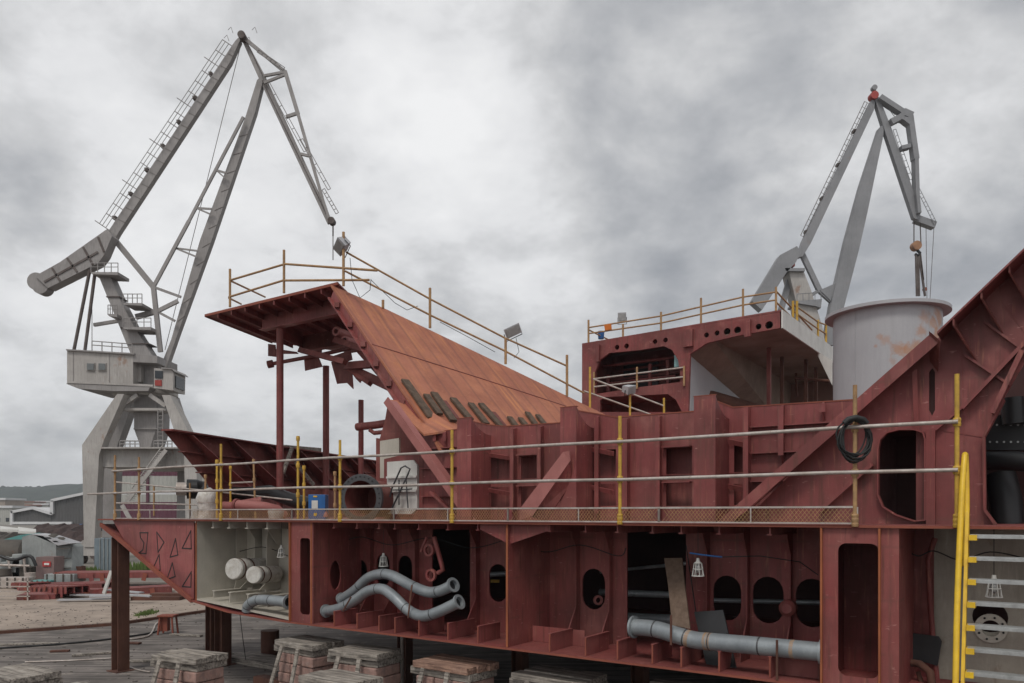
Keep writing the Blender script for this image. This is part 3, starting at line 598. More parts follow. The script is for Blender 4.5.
m=MB(); m.hbox(uM+.2,uL,HN+2.2,HN+2.3,0,ztl-.1); m.build('room_backing','reddark',dh)
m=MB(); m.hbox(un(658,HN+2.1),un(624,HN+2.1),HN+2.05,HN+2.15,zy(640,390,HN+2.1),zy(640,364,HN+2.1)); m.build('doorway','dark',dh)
m=MB(); m.hbox(uM+.02,uL,HN+.2,HN+4,zy(640,391,HN)-.1,zy(640,391,HN)); m.build('catwalk','redlow',dh)
m=MB(); m.hbox(uL-.12,uL-.02,HN+.13,30,0,ztl); m.build('end_plate','redlow',dh)
m=MB(); m.hbox(un(676,HN)-.05,un(672,HN),HN+.2,HN+.3,zy(673,366,HN),zy(673,354,HN)); m.build('notice_board',pmat('pale_teal_board',(.25,.42,.42),None,.6),dh)
for (x,w) in ((690,.14),(748.5,.1),(599,.07),(686,.06)):
    yy=345-(x-582)*.167; u=un(x,HN); m=MB(); m.hbox(u-w,u+w,HN-.14,HN-.002,zy(x,yy+20,HN),zy(x,yy+3,HN)); m.build('face_stiffener','redlow',dh)
for (x,n,w,mt) in ((769,19,.07,'reddark'),(782,21,.06,'rust'),(806,22,.06,'rust'),(816,24,.06,'rust')):
    u=un(x,n); m=MB(); m.hbox(u-w,u+w,n-w,n+w,ZD,zc-.02); m.build('pillar',mt,dh)
for (x,y,n,l,r) in ((703,371,18.5,2.2,.42),(724,383,21,2.2,.4),(745,394,24,2.5,.4)):  # rusty rolls standing in for dark shadow and rust smears on the wall
    m=MB(); c=P(x,y,n); m.tube([c-NV*l*.4,c-NV*.1,c+NV*l*.6],[r*.8,r,r],14); m.build('shadow_rust_roll','reddark',dh)
m=MB(); m.tube([P(795,378,22),P(830,381,22)],.06,6); m.build('pipe','rust',dh)
m=MB(); m.tube([P(700,395,18),P(760,412,20)],.3,8); m.build('duct','rust',dh)
for (a,b,n) in (((760,345),(760,400),23),((722,350),(724,384),24),((795,352),(797,396),25)):
    m=MB(); m.tube([P(*a,n),P(*b,n)],.05,6); m.build('pipe','rust',dh)
m=MB(); m.hbox(uR,uM,28,28.1,ZD,zc); m.build('back_wall',pmat('tan_back_wall',(.22,.13,.10),(.15,.08,.06),.7,scale=.5),dh)
for (x0,y0,x1,y1,r) in ((608,375,608,392,.10),(650,364,650,388,.08),(668,360,668,384,.08),(604,366,676,357,.06),(606,384,676,376,.07)):
    m=MB(); m.tube([P(x0,y0,HN+1.2),P(x1,y1,HN+1.2)],r,6); m.build('inner_pipe','redlow',dh)
# under-roof ledges of the left block
for (x0,y0,x1,y1) in ((612,372,680,362),(612,380,680,372),(664,380,684,378)):
    m=MB(); m.bar(P(x0,y0,HN+2),P(x1,y1,HN+2),.08,.08); m.build('inner_rail','redlow',dh)
# ================================================================= TUBE GUARDRAILS
def railing(name,label,pts_posts,rails,rp=.024,rr=.022,mp='yellow',mr='galv',group='scaffold tube guardrails on the ship',parent=None):
    t=thing(name,pts_posts[0][0],label,'guardrail',group)
    for (b,tp) in pts_posts:
        m=MB(); m.tube([b,tp],rp,10); po=m.build('post',mp,t)
    for path in rails:
        m=MB(); m.tube(path,rr,8); m.build('rail',mr,t)
    return t
px_=[(115,455,'yellowold'),(139,457,'yellowold'),(221,444,'yellow'),(340,440,'yellow'),(452,430,'yellow'),(620,416,'yellow'),(855,385,'yellowold'),(957,374,'yellow')]
gr=thing('guardrail',H(10,-.02,ZD),'long galvanised guardrail with yellow posts along the near deck edge','guardrail')
RO=-.07
for x,y,mt in px_:
    m=MB(); b=P(x,520,RO); b.z=E+ZD-.02; tp=P(x,y,RO); 
    if mt=='yellow' or True:
        pm='yellow' if mt=='yellow' else 'yellowold'
    m.tube([b,tp],.026,12); 
    po=m.build('post',pm,gr)
    for zz in (1.06,.5,-.06,ZD+.03):
        m=MB(); m.lathe(V((b.x,b.y,E+zz-.05)),ZV,[(0,0),(.04,0),(.045,.03),(.04,.05),(.045,.08),(.038,.1),(0,.1)],12); m.build('coupler',pm,po)
for zz,xa,xb in ((1.06,112,958),(.5,88,958)):
    m=MB(); 
    us=[un(xb,RO-.055)+ (un(xa,RO-.055)-un(xb,RO-.055))*k/14 for k in range(15)]
    m.tube([H(u,RO-.055,zz+.008*math.sin(k*1.7)) for k,u in enumerate(us)],.024,10); m.build('rail','galv',gr)
# toe board frames with expanded mesh
segs=[(114,190),(190,292),(292,394),(394,508),(508,659),(659,857)]
for i,(xa,xb) in enumerate(segs):
    ua,ub=un(xb,RO),un(xa,RO); z0,z1=ZD+.02,.075
    m=MB()
    m.bar(H(ua,RO,z1),H(ub,RO,z1),.02,.025,NV); m.bar(H(ua,RO,z0),H(ub,RO,z0),.02,.02,NV)
    k=max(1,int((ub-ua)/1.2))
    for j in range(k+1):
        u=ua+(ub-ua)*j/k; m.bar(H(u,RO-.002,z0),H(u,RO-.002,z1),.02,.03 if j in (0,k) else .016,NV)
    fr=m.build('toe_board_frame','galv',gr)
    if i>=2 or i==1:
        m=MB(); s=.052; u=ua-(z1-z0)
        while u<ub:
            for sg in (1,-1):
                p0,p1=(u,z0),(u+(z1-z0)*.8,z1)
                if sg<0: p0,p1=(u,z1),(u+(z1-z0)*.8,z0)
                if p0[0]>=ua and p1[0]<=ub:
                    a=H(p0[0],RO+.012*(sg>0),p0[1]); b=H(p1[0],RO+.012*(sg>0),p1[1]); m.bar(a,b,.003,.006,NV)
            u+=s
        m.build("mesh_panel","yellowold",fr)
# canopy guardrails
def S(x,y,n=CN): return P(x,y,n)
r1=S(230,307);r2=S(284,293);r3=S(343.5,286)
railing('guardrail','rusty brown tube guardrail round the canopy corner above the round posts',[(r1,S(230,269)),(r2,S(284,250)),(r3,S(343.5,232))],
 [[S(231,280),S(285,264),S(377,270.5)],[S(229,297),S(283,280.5),S(369,280)],[S(231,281),D(265,297,26)],[S(229,298),D(241,304,25)]],.035,.03,'yellowold','yellowold')
# rails along the sloping deck top edge
def T(x,y):
    return D(x,y,PA.y+(21.0-PA.y)*(x-333)/267)
railing('guardrail','long descending tube guardrail along the top of the orange sloping deck',[(T(430,328),T(430,288)),(T(505.6,364),T(505.6,338)),(T(567,396),T(567,355)),(T(383,308),T(383,300))],
 [[T(346,252),T(430,299),T(505,338),T(567,366)],[T(345,271),T(430,315),T(505,351),T(584,393)]],.035,.026,'yellowold','yellowold')
# rails at the foot of the sloping deck
railing('guardrail','short sloping guardrail with three posts beside the deckhouse foot',[(T(590,408),D(590,367,21)),(D(630,416,21),D(630,393,21)),(D(664,414,21),D(664,398,21))],
 [[D(593,379,21),D(664,406,21)],[D(584,391,21),D(652,415,21)]],.03,.024,'yellow','galv')
HH=HN-.05
railing('guardrail','pale guardrail on the deckhouse catwalk in front of its dark doorway',[(P(637,389,HH),P(637,367,HH)),(P(684,386,HH),P(684,366,HH)),(P(594,394,HH),P(594,372,HH))],
 [[P(594,379,HH),P(637,373.5,HH),P(684,367.5,HH)],[P(594,387,HH),P(637,382,HH),P(684,377,HH)]],.04,.035,'yellowold','galv')
tp=[]
for x,yt,yb in ((588.5,320,343.5),(623,324,337.5),(661,312,331.5),(701,298,325),(743,289,317.5),(776,287,312)):
    tp.append((P(x,yb,HH+.3),P(x,yt,HH+.3)))
railing('guardrail','thin rusty guardrail along the roof edge of the high deckhouse',tp,
 [[P(589,327.5,HH+.3),P(661,316,HH+.3),P(743,297,HH+.3),P(776,292,HH+.3)],[P(589,333.5,HH+.3),P(661,323,HH+.3),P(743,305,HH+.3),P(776,300,HH+.3)],
  [P(589,330,HH+.3),P(611,341,HH+1.5)],[P(776,291,HH+.3),P(812,330,HH+6)],[P(776,302,HH+.3),P(812,338,HH+6)]],.04,.03,'yellowold','yellowold')
# gate rail pieces on the right roof end
railing('guardrail','small yellow-posted guardrail at the right roof end near the grey drum',[(P(793,318,HN+2),P(793,301,HN+2)),(P(797,321,HN+2),P(797,301,HN+2)),(P(818,340,HN+7),P(818,320,HN+7)),(P(826,345,HN+8),P(826,323,HN+8))],
 [[P(793,304,HN+2),P(818,322,HN+7),P(826,325,HN+8)],[P(793,311,HN+2),P(818,329,HN+7),P(826,334,HN+8)]],.045,.03,'yellow','yellowold')
# scaffold cluster on the stern deck, behind the near rail
for i,(x,yt,n,lab,mt) in enumerate(((217,460,.9,'short yellow scaffold post just left of the tall yellow one','yellow'),(205.5,475,2.2,'rusty scaffold post beside the white wrapped bundle','yellowold'),(230.5,466,3.0,'yellow scaffold post rising behind the red bent pipe','yellow'),(255.5,459,3.0,'rusty slanting scaffold post behind the red bent pipe','yellowold'),(298,436,.9,'tall yellow scaffold post left of the blue box','yellow'),(304,466,2.2,'thinner yellow post directly behind the tall post by the blue box','yellow'),(335,472,2.2,'short rusty post between the blue box and the round flange','yellowold'),(209,470,4,'yellow post furthest back behind the wrapped bundle','yellow'))):
    b=P(x,518,n); b.z=E+ZD; m=MB(); tpp=P(x-(2 if i==3 else 0),yt,n); m.tube([b,tpp],.028,10)
    for fz in (.3,.65,.97): 
        c=b.lerp(tpp,fz); m.lathe(c-V((0,0,.05)),ZV,[(0,0),(.042,0),(.045,.05),(.04,.1),(0,.1)],10)
    o=m.build('scaffold_post',mt); tag(o,lab,'scaffold post','scaffold posts on the stern deck')
for (p,q,n,lab) in (((100,496),(178,512),2.0,'lower tube of the stern rail run'),):
    pass
railing('guardrail','back guardrail of short tubes across the stern deck',[(P(154,516,3.2),P(154,486,3.2)),(P(190,516,3.2),P(190,483,3.2))],[[P(115,482,3.2),P(210,491,3.2),P(292,500,3.2)],[P(115,503,3.2),P(210,505,3.2)],[P(231,483,3.0),P(254,482,3.0)]],.028,.024,'yellowold','galv')
# ================================================================= FLOODLIGHTS
def flood(label,c,size,face,tilt,pole=None,parent=None):
    t=thing('floodlight',c,label,'floodlight','floodlights clamped to the guardrails')
    f=V(face).normalized(); r=f.cross(ZV).normalized(); u=r.cross(f); 
    ca,sa=math.cos(tilt),math.sin(tilt); r2=r*ca+u*sa; u2=u*ca-r*sa
    c=V(c); w,h,d=size
    vs=[]
    for k,sx in ((0,1.0),(1,.72)):
        for i,j in ((-1,-1),(1,-1),(1,1),(-1,1)): vs.append(c+r2*(i*w/2*sx)+u2*(j*h/2*sx)-f*(k*d))
    m=MB(); m.add(vs,[[0,1,2,3],[7,6,5,4],[0,4,5,1],[1,5,6,2],[2,6,7,3],[3,7,4,0]]); m.build('housing','drum',t)
    m=MB(); m.box(c+f*.012,w*.86,.02,h*.8,(r2,f,u2)); m.build('glass','flood',t)
    m=MB(); m.tube([c-r2*w*.52-f*d*.4,c-r2*w*.52-u2*h*.75-f*d*.4,c+r2*w*.52-u2*h*.75-f*d*.4,c+r2*w*.52-f*d*.4],.012,6); m.build('bracket','dark',t)
    return t
flood('boxy floodlight at the top of the canopy corner post, tilted down to the left',P(339,247,2.95),(.42,.28,.26),(-.55,-.6,-.55),-.5)
flood('brown floodlight half way down the sloping deck guardrail',T(513,331),(.46,.26,.2),(.35,-.8,-.25),-.5)
flood('pale floodlight on the short rail beside the deckhouse foot',D(632,390,20.9),(.34,.22,.24),(.7,-.6,-.3),-.25)
flood('small square floodlight on the roof rail of the high deckhouse',P(622,317,HH+.3),(.32,.34,.25),(-.2,-1,-.1),0)
# cables from floodlights
m=MB(); m.tube([P(350,258,2.9),P(352,280,2.9),P(360,298,2.9),P(370,290,2.9),P(371,279,2.9)],.008,5); m.tube([T(371,280),T(395,303),T(407,310),T(418,306)],.008,5); o=m.build('cable','wire'); tag(o,'thin black cable drooping from the canopy floodlight','cable')
m=MB(); m.tube([T(516,338),T(519,352),T(514,358)],.008,5); m.tube([T(440,322),T(470,338),T(495,352)],.008,5); o=m.build('cable','wire'); tag(o,'thin black cable hanging from the sloping deck rail','cable')
# orange cloth and blue bucket on deckhouse roof
m=MB(); m.prism([P(604,325,HH+.25),P(611,323.5,HH+.25),P(611.5,329.5,HH+.25),P(605,330.5,HH+.25)],NV*.03); o=m.build('cloth','orange'); tag(o,'small orange cloth on the deckhouse roof rail','cloth')
m=MB(); c=P(601,339,HH+1); m.lathe(c,ZV,[(0,0),(.11,0),(.14,.3),(.12,.3),(.10,.05),(0,.05)],14); o=m.build('bucket','blue'); tag(o,'blue bucket on the deckhouse roof by the orange cloth','bucket')
# ================================================================= THINGS ON THE DECK
# strips lying on the slope
Z1=lambda x,y:(380+x/3.938,380+y/3.938)
strips=[((98,0),(205,150),17),((182,58),(236,134),14),((212,50),(290,160),16),((254,84),(306,154),8),((287,72),(357,155),15),((357,92),(420,172),14),((397,93),(484,188),14),((446,128),(494,186),9),((510,146),(540,186),12),((552,150),(582,186),12),((580,128),(616,178),12),((620,138),(652,178),11)]
sl=['longest brown steel strip, leftmost on the orange slope','brown strip just right of the longest one','long brown strip third from the left on the slope','narrow reddish strip fourth from the left on the slope','broad brown strip fifth from the left on the slope','brown strip left of the middle gap on the slope','long thin brown strip above the first deep girder','narrow red-brown strip right of the long thin one','short brown strip, first of the small right-hand set','shortest brown strip, second of the small right-hand set','short broad strip, third of the small right-hand set','rightmost short brown strip on the orange slope']
for (a,b,w),lb in zip(strips,sl):
    a=Z1(*a); b=Z1(*b); pa=onS(*a,.05); pb=onS(*b,.05); ww=w/3.938*2.0*pa.y/F
    m=MB(); m.bar(pa,pb,.05,ww,nrm); o=m.build('steel_strip','strip' if 'red' not in lb else 'reddark'); tag(o,lb,'steel strip','steel strips lying on the orange slope')
# big dark ring flange
c=P(362,498.5,.75); ax=(-NV*.9+UV*-.25).normalized()
t=thing('pipe_spool',V((c.x,c.y,E+ZD)),'large dark grey round pipe flange standing open on the stern deck','pipe spool')
m=MB(); m.lathe(c,ax,[(.36,.06),(.49,.06),(.49,0),(.38,0),(.38,-.9)],48); m.lathe(c,ax,[(.36,.06),(.36,-.85),(0,-.85)],40); m.build('pipe_body','reddark',t)
m=MB(); m.lathe(c,ax,[(.362,.065),(.488,.065),(.495,.05),(.495,.0)],48); fl=m.build('flange','ring',t)
a1=(ZV-ax*ZV.dot(ax)).normalized(); a2=ax.cross(a1)
for k in range(28):
    th=k*2*PI/28; p=c+ax*.066+(a1*math.cos(th)+a2*math.sin(th))*.44; m=MB(); m.lathe(p,ax,[(0,.008),(.018,.008),(.018,0)],8); m.build('bolt_hole','black',fl)
# blue box
c=P(318.5,501,.8); t=thing('control_box',V((c.x,c.y,E+ZD)),'bright blue metal box with a pale notice on the stern deck','box')
m=MB(); m.box(V((c.x,c.y,E+ZD+.27)),.36,.3,.54); m.build('body','blue',t,bevel=.01)
m=MB(); m.box(V((c.x-.04,c.y-.157,E+ZD+.33)),.13,.01,.17); m.build('notice','white',t)
m=MB(); m.box(V((c.x-.03,c.y-.157,E+ZD+.12)),.06,.01,.06); m.build('warning_label','ladyel',t)
m=MB(); m.box(V((c.x-.03,c.y-.157,E+ZD+.50)),.08,.01,.03); m.build('warning_label','ladyel',t)
m=MB(); m.lathe(P(326,517,.5)-V((0,0,0)),ZV,[(.0,0),(.06,.0),(.05,.05),(.02,.11),(0,.11)],12); o=m.build('marker_float','redlight'); tag(o,'small pink cone beside the blue box','float')
# red bent pipes and black pipe, white bundle
t=thing('red_pipe',P(240,512,1.2),'bent dusty red pipe with open flanged end on the stern deck','pipe')
m=MB(); m.tube([P(238,505,1.0),P(252,506,1.1),P(265,507,1.3),P(277,510,1.5),P(284,516,1.7)],.12,16,False); m.build('bend','redlight',t)
m=MB(); ax=(P(238,505,1.0)-P(252,506,1.1)).normalized(); m.lathe(P(237,505,1.0),ax,[(.05,.04),(.15,.04),(.15,-.03),(.12,-.03)],20); m.lathe(P(237,505,1.0),ax,[(.05,.04),(.05,-.1),(0,-.1)],16); m.build('end_flange','redlow',t)
m=MB(); m.tube([P(224,506,1.9),P(232,506.5,1.9),P(262,501,2.4)],.12,14); o=m.build('red_pipe','redlow'); tag(o,'shorter dark red pipe lying behind the open flanged one','pipe')
t=thing('black_hose',P(180,500,3.6),'fat black pipe with open ribbed mouth behind the stern rails','pipe')
ax=V((-1,-.35,0)).normalized(); c=P(187,489,3.4)
m=MB(); m.lathe(c,ax,[(.30,0),(.30,-.3),(.22,-.5),(.22,-1.4)],24); m.lathe(c,ax,[(.30,0),(.24,0),(.24,-.8),(0,-.8)],24); m.build('hose_body','black',t)
m=MB(); m.lathe(c+ax*.3,ax,[(.14,0),(.2,0),(.2,-.35),(.14,-.35),(.14,0)],20); m.build('coupling','galv',t)
m=MB(); m.tube([P(205,492,3.6),P(240,494,3.8),P(270,492,4),P(292,500,4),P(312,505,4)],.2,12); o=m.build('black_hose','black'); tag(o,'long black lagged pipe running under the stern bulwark','pipe')
# wrapped bundle
t=thing('wrapped_bundle',P(207,517,1.7),'upright bundle wrapped in dirty white sheeting on the stern deck','bundle')
m=MB(); pts=[]
b=P(207,516,1.8); b.z=E+ZD
for k in range(5):
    pass
m.tube([b,b+V((.02,0,.25)),b+V((-.03,0,.5)),b+V((.03,0,.72)),b+V((0,0,.78))],[.24,.22,.26,.23,.1],9); m.build('sheeting','plastic',t)
m=MB(); m.lathe(b+V((0,0,.42)),ZV,[(.268,0),(.268,.02)],9); m.build('strap','galv',t)
m=MB(); m.lathe(V(P(276,517,.4))+V((0,0,-.03)),ZV,[(0,0),(.15,0),(.17,.12),(.17,.17),(0,.17)],18); o=m.build('tin_drum','plastic'); tag(o,'small pale tub below the end of the bent red pipe','tub')
# cable coil on rail
c=P(853,424,RO-.05); pts=[]
t=thing('cable_coil',c-V((0,0,.6)),'coil of black cable hung on the guardrail post at right','cable coil')
for j in range(9):
    m=MB(); rr=.17+.012*(j%4); ln=.42+.035*((j*5)%7)/2; ph=j*.09; cc=c+V(((j%3-1)*.02,-.03-.012*(j%4),0))
    path=[]
    for k in range(20):
        th=2*PI*k/20; path.append(cc+V((rr*math.sin(th)*(1+.12*math.sin(j+th*2)),.02*math.sin(th+j),-ln/2+ln/2*math.cos(th)+.04)))
    m.tube(path,.011,6,closed=True); m.build('loop','wire',t)
m=MB(); m.tube([c+V((-.14,-.07,0)),c+V((-.09,-.08,.05)),c+V((0,-.09,.07)),c+V((.09,-.08,.05)),c+V((.14,-.07,-.0))],.035,8); m.build('bight','wire',t)
# ================================================================= GREY DRUM
dc=D(886.5,308,20.0); dc.z=0; zt=5.13+E; zb=E+ZD; R0=1.27
t=thing('steel_drum',V((dc.x,dc.y,zb)),'tall pale grey steel drum with a flanged rim and rust stain','drum')
def onD(x,y):
    d=V((a_(x),1,(HY-y)/F)); o=V((0,0,E)); aa=d.x**2+d.y**2; bb=-2*(d.x*dc.x+d.y*dc.y); cc_=dc.x**2+dc.y**2-R0**2; k=(-bb-math.sqrt(max(0,bb*bb-4*aa*cc_)))/(2*aa); return o+d*k-V((dc.x,dc.y,zb))
M['drumst']=pmat('stained_drum_paint',(.40,.40,.41),(.35,.35,.365),.5,streak=.15,scale=.5)
stains(M['drumst'],[(onD(925,316),.35,.5),(onD(939,318),.4,.8),(onD(899,349),.34,.7),(onD(886,340),.26,.45),(onD(879,337),.16,.4),(onD(876,346),.10,.5),(onD(908,350),.34,.75),(onD(922,331),.30,.6),(onD(933,322),.35,.6),(onD(893,362),.2,.35),(onD(938,335),.4,.8),(onD(916,345),.28,.7),(onD(936,312),.3,.4)],(.38,.19,.10),8)
slope_none=0
m=MB(); m.lathe(V((dc.x,dc.y,0)),ZV,[(R0,zb),(R0,zt-.1)],72); m.lathe(V((dc.x,dc.y,0)),ZV,[(R0-.03,zt-.1),(R0-.03,zb)],72); m.build('shell','drumst',t)
m=MB(); m.lathe(V((dc.x,dc.y,0)),ZV,[(R0-.03,zt-.1),(R0+.2,zt-.1),(R0+.2,zt-.02),(R0-.03,zt-.02),(R0-.03,zt-.1)],72,True); m.build('rim','drum',t)
m=MB(); 
for k,zz in ((0,zb+2.7),):
    m.lathe(V((dc.x,dc.y,0)),ZV,[(R0+.002,zz),(R0+.005,zz+.01),(R0+.002,zz+.02)],72)
m.build('weld_seam','drum',t)
for th in (-1.9,-1.2,-2.6):
    p=V((dc.x+(R0+.002)*math.cos(th),dc.y+(R0+.002)*math.sin(th),0)); m=MB(); m.bar(p+V((0,0,zb)),p+V((0,0,zt-.11)),.014,.01,V((-math.sin(th),math.cos(th),0))); m.build('weld_seam','drumst',t)
# ================================================================= THINGS IN THE BAYS
def smoothpath(pts,k=5):
    out=[]; n=len(pts)
    for i in range(n-1):
        p0=pts[max(i-1,0)];p1=pts[i];p2=pts[i+1];p3=pts[min(i+2,n-1)]
        for j in range(k):
            s=j/k; out.append(.5*((2*p1)+(p2-p0)*s+(2*p0-5*p1+4*p2-p3)*s*s+(3*p1-p0-3*p2+p3)*s**3))
    return out+[pts[-1]]
def pipe(label,pix,ns,r,ends,strap=(),name='curved_pipe',bands=()):
    pts=[P(x,y,n) for (x,y),n in zip(pix,ns)]; path=smoothpath(pts,6)
    t=thing(name,pts[0]-V((0,0,r)),label,'pipe')
    m=MB(); m.tube(path,r,20,False); m.tube(path,r*.86,16,False); m.build('pipe_body','pipe',t)
    for e in ends:
        a=path[0] if e==0 else path[-1]; ax=(path[0]-path[1] if e==0 else path[-1]-path[-2]).normalized()
        m=MB(); m.lathe(a,ax,[(r*.86,0),(r*.86,.02),(r*1.35,.02),(r*1.35,-.015),(r*.99,-.015)],28); m.build('flange','pipe',t)
        m=MB(); m.lathe(a,ax,[(r*.86,-.05),(0,-.05)],20); m.build('bore','dark',t)
    for k in (.18,.42,.66,.86):
        i=int(k*(len(path)-1)); ax=(path[i+1]-path[i]).normalized(); m=MB(); m.lathe(path[i],ax,[(r*1.0,-.012),(r*1.03,0),(r*1.0,.012)],24); m.build('weld_bead','ring',t)
    for k,wd in bands:
        i=int(k*(len(path)-1)); ax=(path[i+1]-path[i]).normalized(); m=MB(); m.lathe(path[i],ax,[(r*1.004,-wd),(r*1.008,0),(r*1.004,wd)],24); m.build('rust_band','bandrust',t)
    for s in strap:
        p=P(*s[0],s[2]); q=P(*s[1],s[2]); m=MB(); m.bar(p,q,.012,.03,NV); m.build('strap','rust',t)
    return t
pipe('upper grey S-bent pipe lying in the open side bay, flanged at right',[(342,599),(355,590),(368,578),(381,574),(393,576),(412,586),(428,592),(440,591),(453,585)],[.55,.5,.45,.4,.35,.3,.28,.25,.2],.10,[0,1])
pipe('lower grey S-bent pipe lying in front of the other in the side bay',[(326,611),(340,608),(355,600),(368,591),(382,589),(393,596),(408,610),(422,616),(438,612),(459,602)],[.30,.28,.25,.22,.2,.18,.16,.12,.1,.1],.10,[0,1],strap=[((351,597),(343,611),.02),((412,585),(408,618),.0)])
pipe('long straight grey pipe with rust stains along the right-hand bay',[(634,627),(655,629),(676,635),(695,640),(715,642),(760,646),(822,652)],[.25,.22,.2,.18,.16,.14,.10],.125,[0,1],strap=[((671,615),(671,645),.02),((777,640),(777,680),-.05)],name='straight_pipe',bands=((.46,.03),(.62,.02),(.66,.025),(.93,.025)))
for (x,w) in ((716,.03),(744,.025),(751,.02),(807,.025)): pass
pipe('short grey elbow pipe resting in the cream stern bay',[(247,611),(248,606),(252,602),(258,600),(268,600),(288,602)],[.04,.03,.02,.02,.02,.02],.11,[1],strap=[((257,594),(256,606),.05)],name='elbow_pipe')
# rust bands painted by wear on the long pipe
# wrapped cylinders
for (x0,y0,x1,y1,n0,n1,r,lab) in ((231,569,262,568,.25,1.2,.24,'larger plastic-wrapped cylinder end in the cream stern bay'),(251,575,278,574,.2,1.2,.19,'smaller plastic-wrapped cylinder right of the larger in the cream bay')):
    a=P(x0+3,y0,n0); bq=P(x1,y1,n1); ax=(a-bq).normalized(); t=thing('wrapped_cylinder',a-V((0,0,r)),lab,'cylinder','plastic wrapped pipe ends')
    m=MB(); m.lathe(a,ax,[(0,.03),(r*.9,.03),(r,0),(r*.97,-.15),(r*1.02,-.3),(r*.96,-.5),(r,-.95)],24); m.build('wrapping','plastic',t)
    m=MB(); m.lathe(a,ax,[(r*1.015,-.08),(r*1.03,-.1),(r*1.015,-.13)],24); m.lathe(a-ax*.3,ax,[(r*1.03,-.08),(r*1.04,-.1),(r*1.03,-.13)],24); m.build('tape','rust',t)
# hanging inspection lamps
def lamp(x,yt,n,label,s=1):
    p=P(x,yt,n); t=thing('inspection_lamp',p,label,'lamp','caged lamps hanging in the side bays')
    m=MB(); m.lathe(p,ZV,[(0,0),(.022*s,0),(.03*s,-.05*s),(.06*s,-.075*s),(.03*s,-.09*s),(0,-.09*s)],14); m.build('cap','white',t)
    m=MB(); 
    for k in range(8):
        th=k*PI/4; m.tube([p+V((.055*s*math.cos(th),.055*s*math.sin(th),-.075*s)),p+V((.085*s*math.cos(th),.085*s*math.sin(th),-.26*s))],.006*s,5)
    for zz,r in ((-.16,.07),(-.26,.087)):
        m.tube([p+V((r*s*math.cos(k*PI/8),r*s*math.sin(k*PI/8),zz*s)) for k in range(16)],.007*s,5,closed=True)
    m.build('cage','white',t)
    m=MB(); m.lathe(p,ZV,[(0,-.22*s),(.035*s,-.19*s),(.04*s,-.14*s),(.025*s,-.09*s)],12); m.build('bulb','flood',t)
    m=MB(); m.tube([p,V((p.x,p.y,E+ZD-.04))],.005,5); m.build('cord','wire',t)
lamp(383.5,553,.55,'white caged lamp hanging above the bent grey pipes'); lamp(698,558,.35,'white caged lamp hanging above the long straight pipe'); lamp(281.5,545,.4,'white caged lamp hanging in the cream stern bay'); lamp(994,575,.3,'caged lamp hanging behind the ladder treads',1.0)
# leaning boards
m=MB(); m.prism([P(664,558,.9),P(682,558,.9),P(684,580,.7),P(690,629,.35),P(672,625,.35),P(668,585,.7)],NV*.03); o=m.build('grating_board',pmat('perforated_board',(.15,.10,.07),(.10,.065,.045),.8,streak=.2,scale=12),None); tag(o,'tall brown perforated board leaning in the dark opening above the pipe','board')
t=o
m=MB(); m.prism([P(694,612,.75),P(723,610,.75),P(736,668,.45),P(707,668,.45)],NV*.03); o=m.build('steel_sheet','dark'); tag(o,'dark steel sheet leaning on the wall behind the straight pipe','sheet')
m=MB(); m.tube([P(690,553,.3),P(700,554.5,.3),P(712,556,.3),P(722,557,.3)],.012,6); o=m.build('blue_hose','blue'); tag(o,'short blue hose by the lamp above the straight pipe','hose')
m=MB(); m.tube([P(722,557,.35),P(760,556,.6),P(800,562,1.0),P(818,575,1.1)],.008,5); o=m.build('cable','wire'); tag(o,'thin dark cable sagging across the slotted wall','cable')
c=P(597.5,600,1.6); m=MB(); m.lathe(c,V((.3,-1,0)),[(.05,0),(.085,0),(.085,.05),(.05,.05),(.05,0)],18); o=m.build('ring_bolt','redlight'); tag(o,'small pinkish ring seen in the slotted manhole right of the main plate','ring')
c=P(788,608,1.05); m=MB(); m.lathe(c,V((-.6,-1,0)),[(0,.1),(.07,.1),(.12,.05),(.12,-.1)],18); o=m.build('valve_cover','redlow',ship)
# weld seams on the big plates
for (x0,x1,y0,y1,n,par) in ((424,866,0,0,UN-.001,uw),):
    for zz in (.62,):
        m=MB(); m.hbox(un(866,UN)+.02,un(424,UN)-.02,UN-.006,UN-.001,zz,zz+.014); m.build('weld_seam','redlow',uw)
for (p,q) in (((940,430),(983,437)),((962,350),(966,524)),((1000,300),(1035,345)),((735,523),(925,352))):
    m=MB(); m.bar(P(*p,RN-.004),P(*q,RN-.004),.006,.014,NV); m.build('weld_seam','redlow',rw)
rn=random.Random(21)
# sagging cables inside the bays, each fixed to the deck beams
for (pts,n,lab) in ((((315,536),(340,541),(362,537),(392,545),(430,538),(470,548),(505,540)),1.0,'thin cable slung along the deck beams above the bent pipes'),(((512,540),(545,552),(580,545),(618,556),(626,548)),1.0,'thin cable slung right of the main side plate'),(((686,545),(700,640),(704,668)),1.15,'cable hanging down the wall behind the dark leaning sheet'),(((200,545),(228,553),(262,547),(288,556)),1.1,'thin cable across the cream stern bay'),(((904,548),(918,556),(934,551),(960,560),(990,552),(1024,558)),1.05,'black cable looped on the cream wall behind the ladder')):
    m=MB(); m.tube(smoothpath([P(x,y,n) for x,y in pts],6),.009,5); o=m.build('cable','wire'); tag(o,lab,'cable')
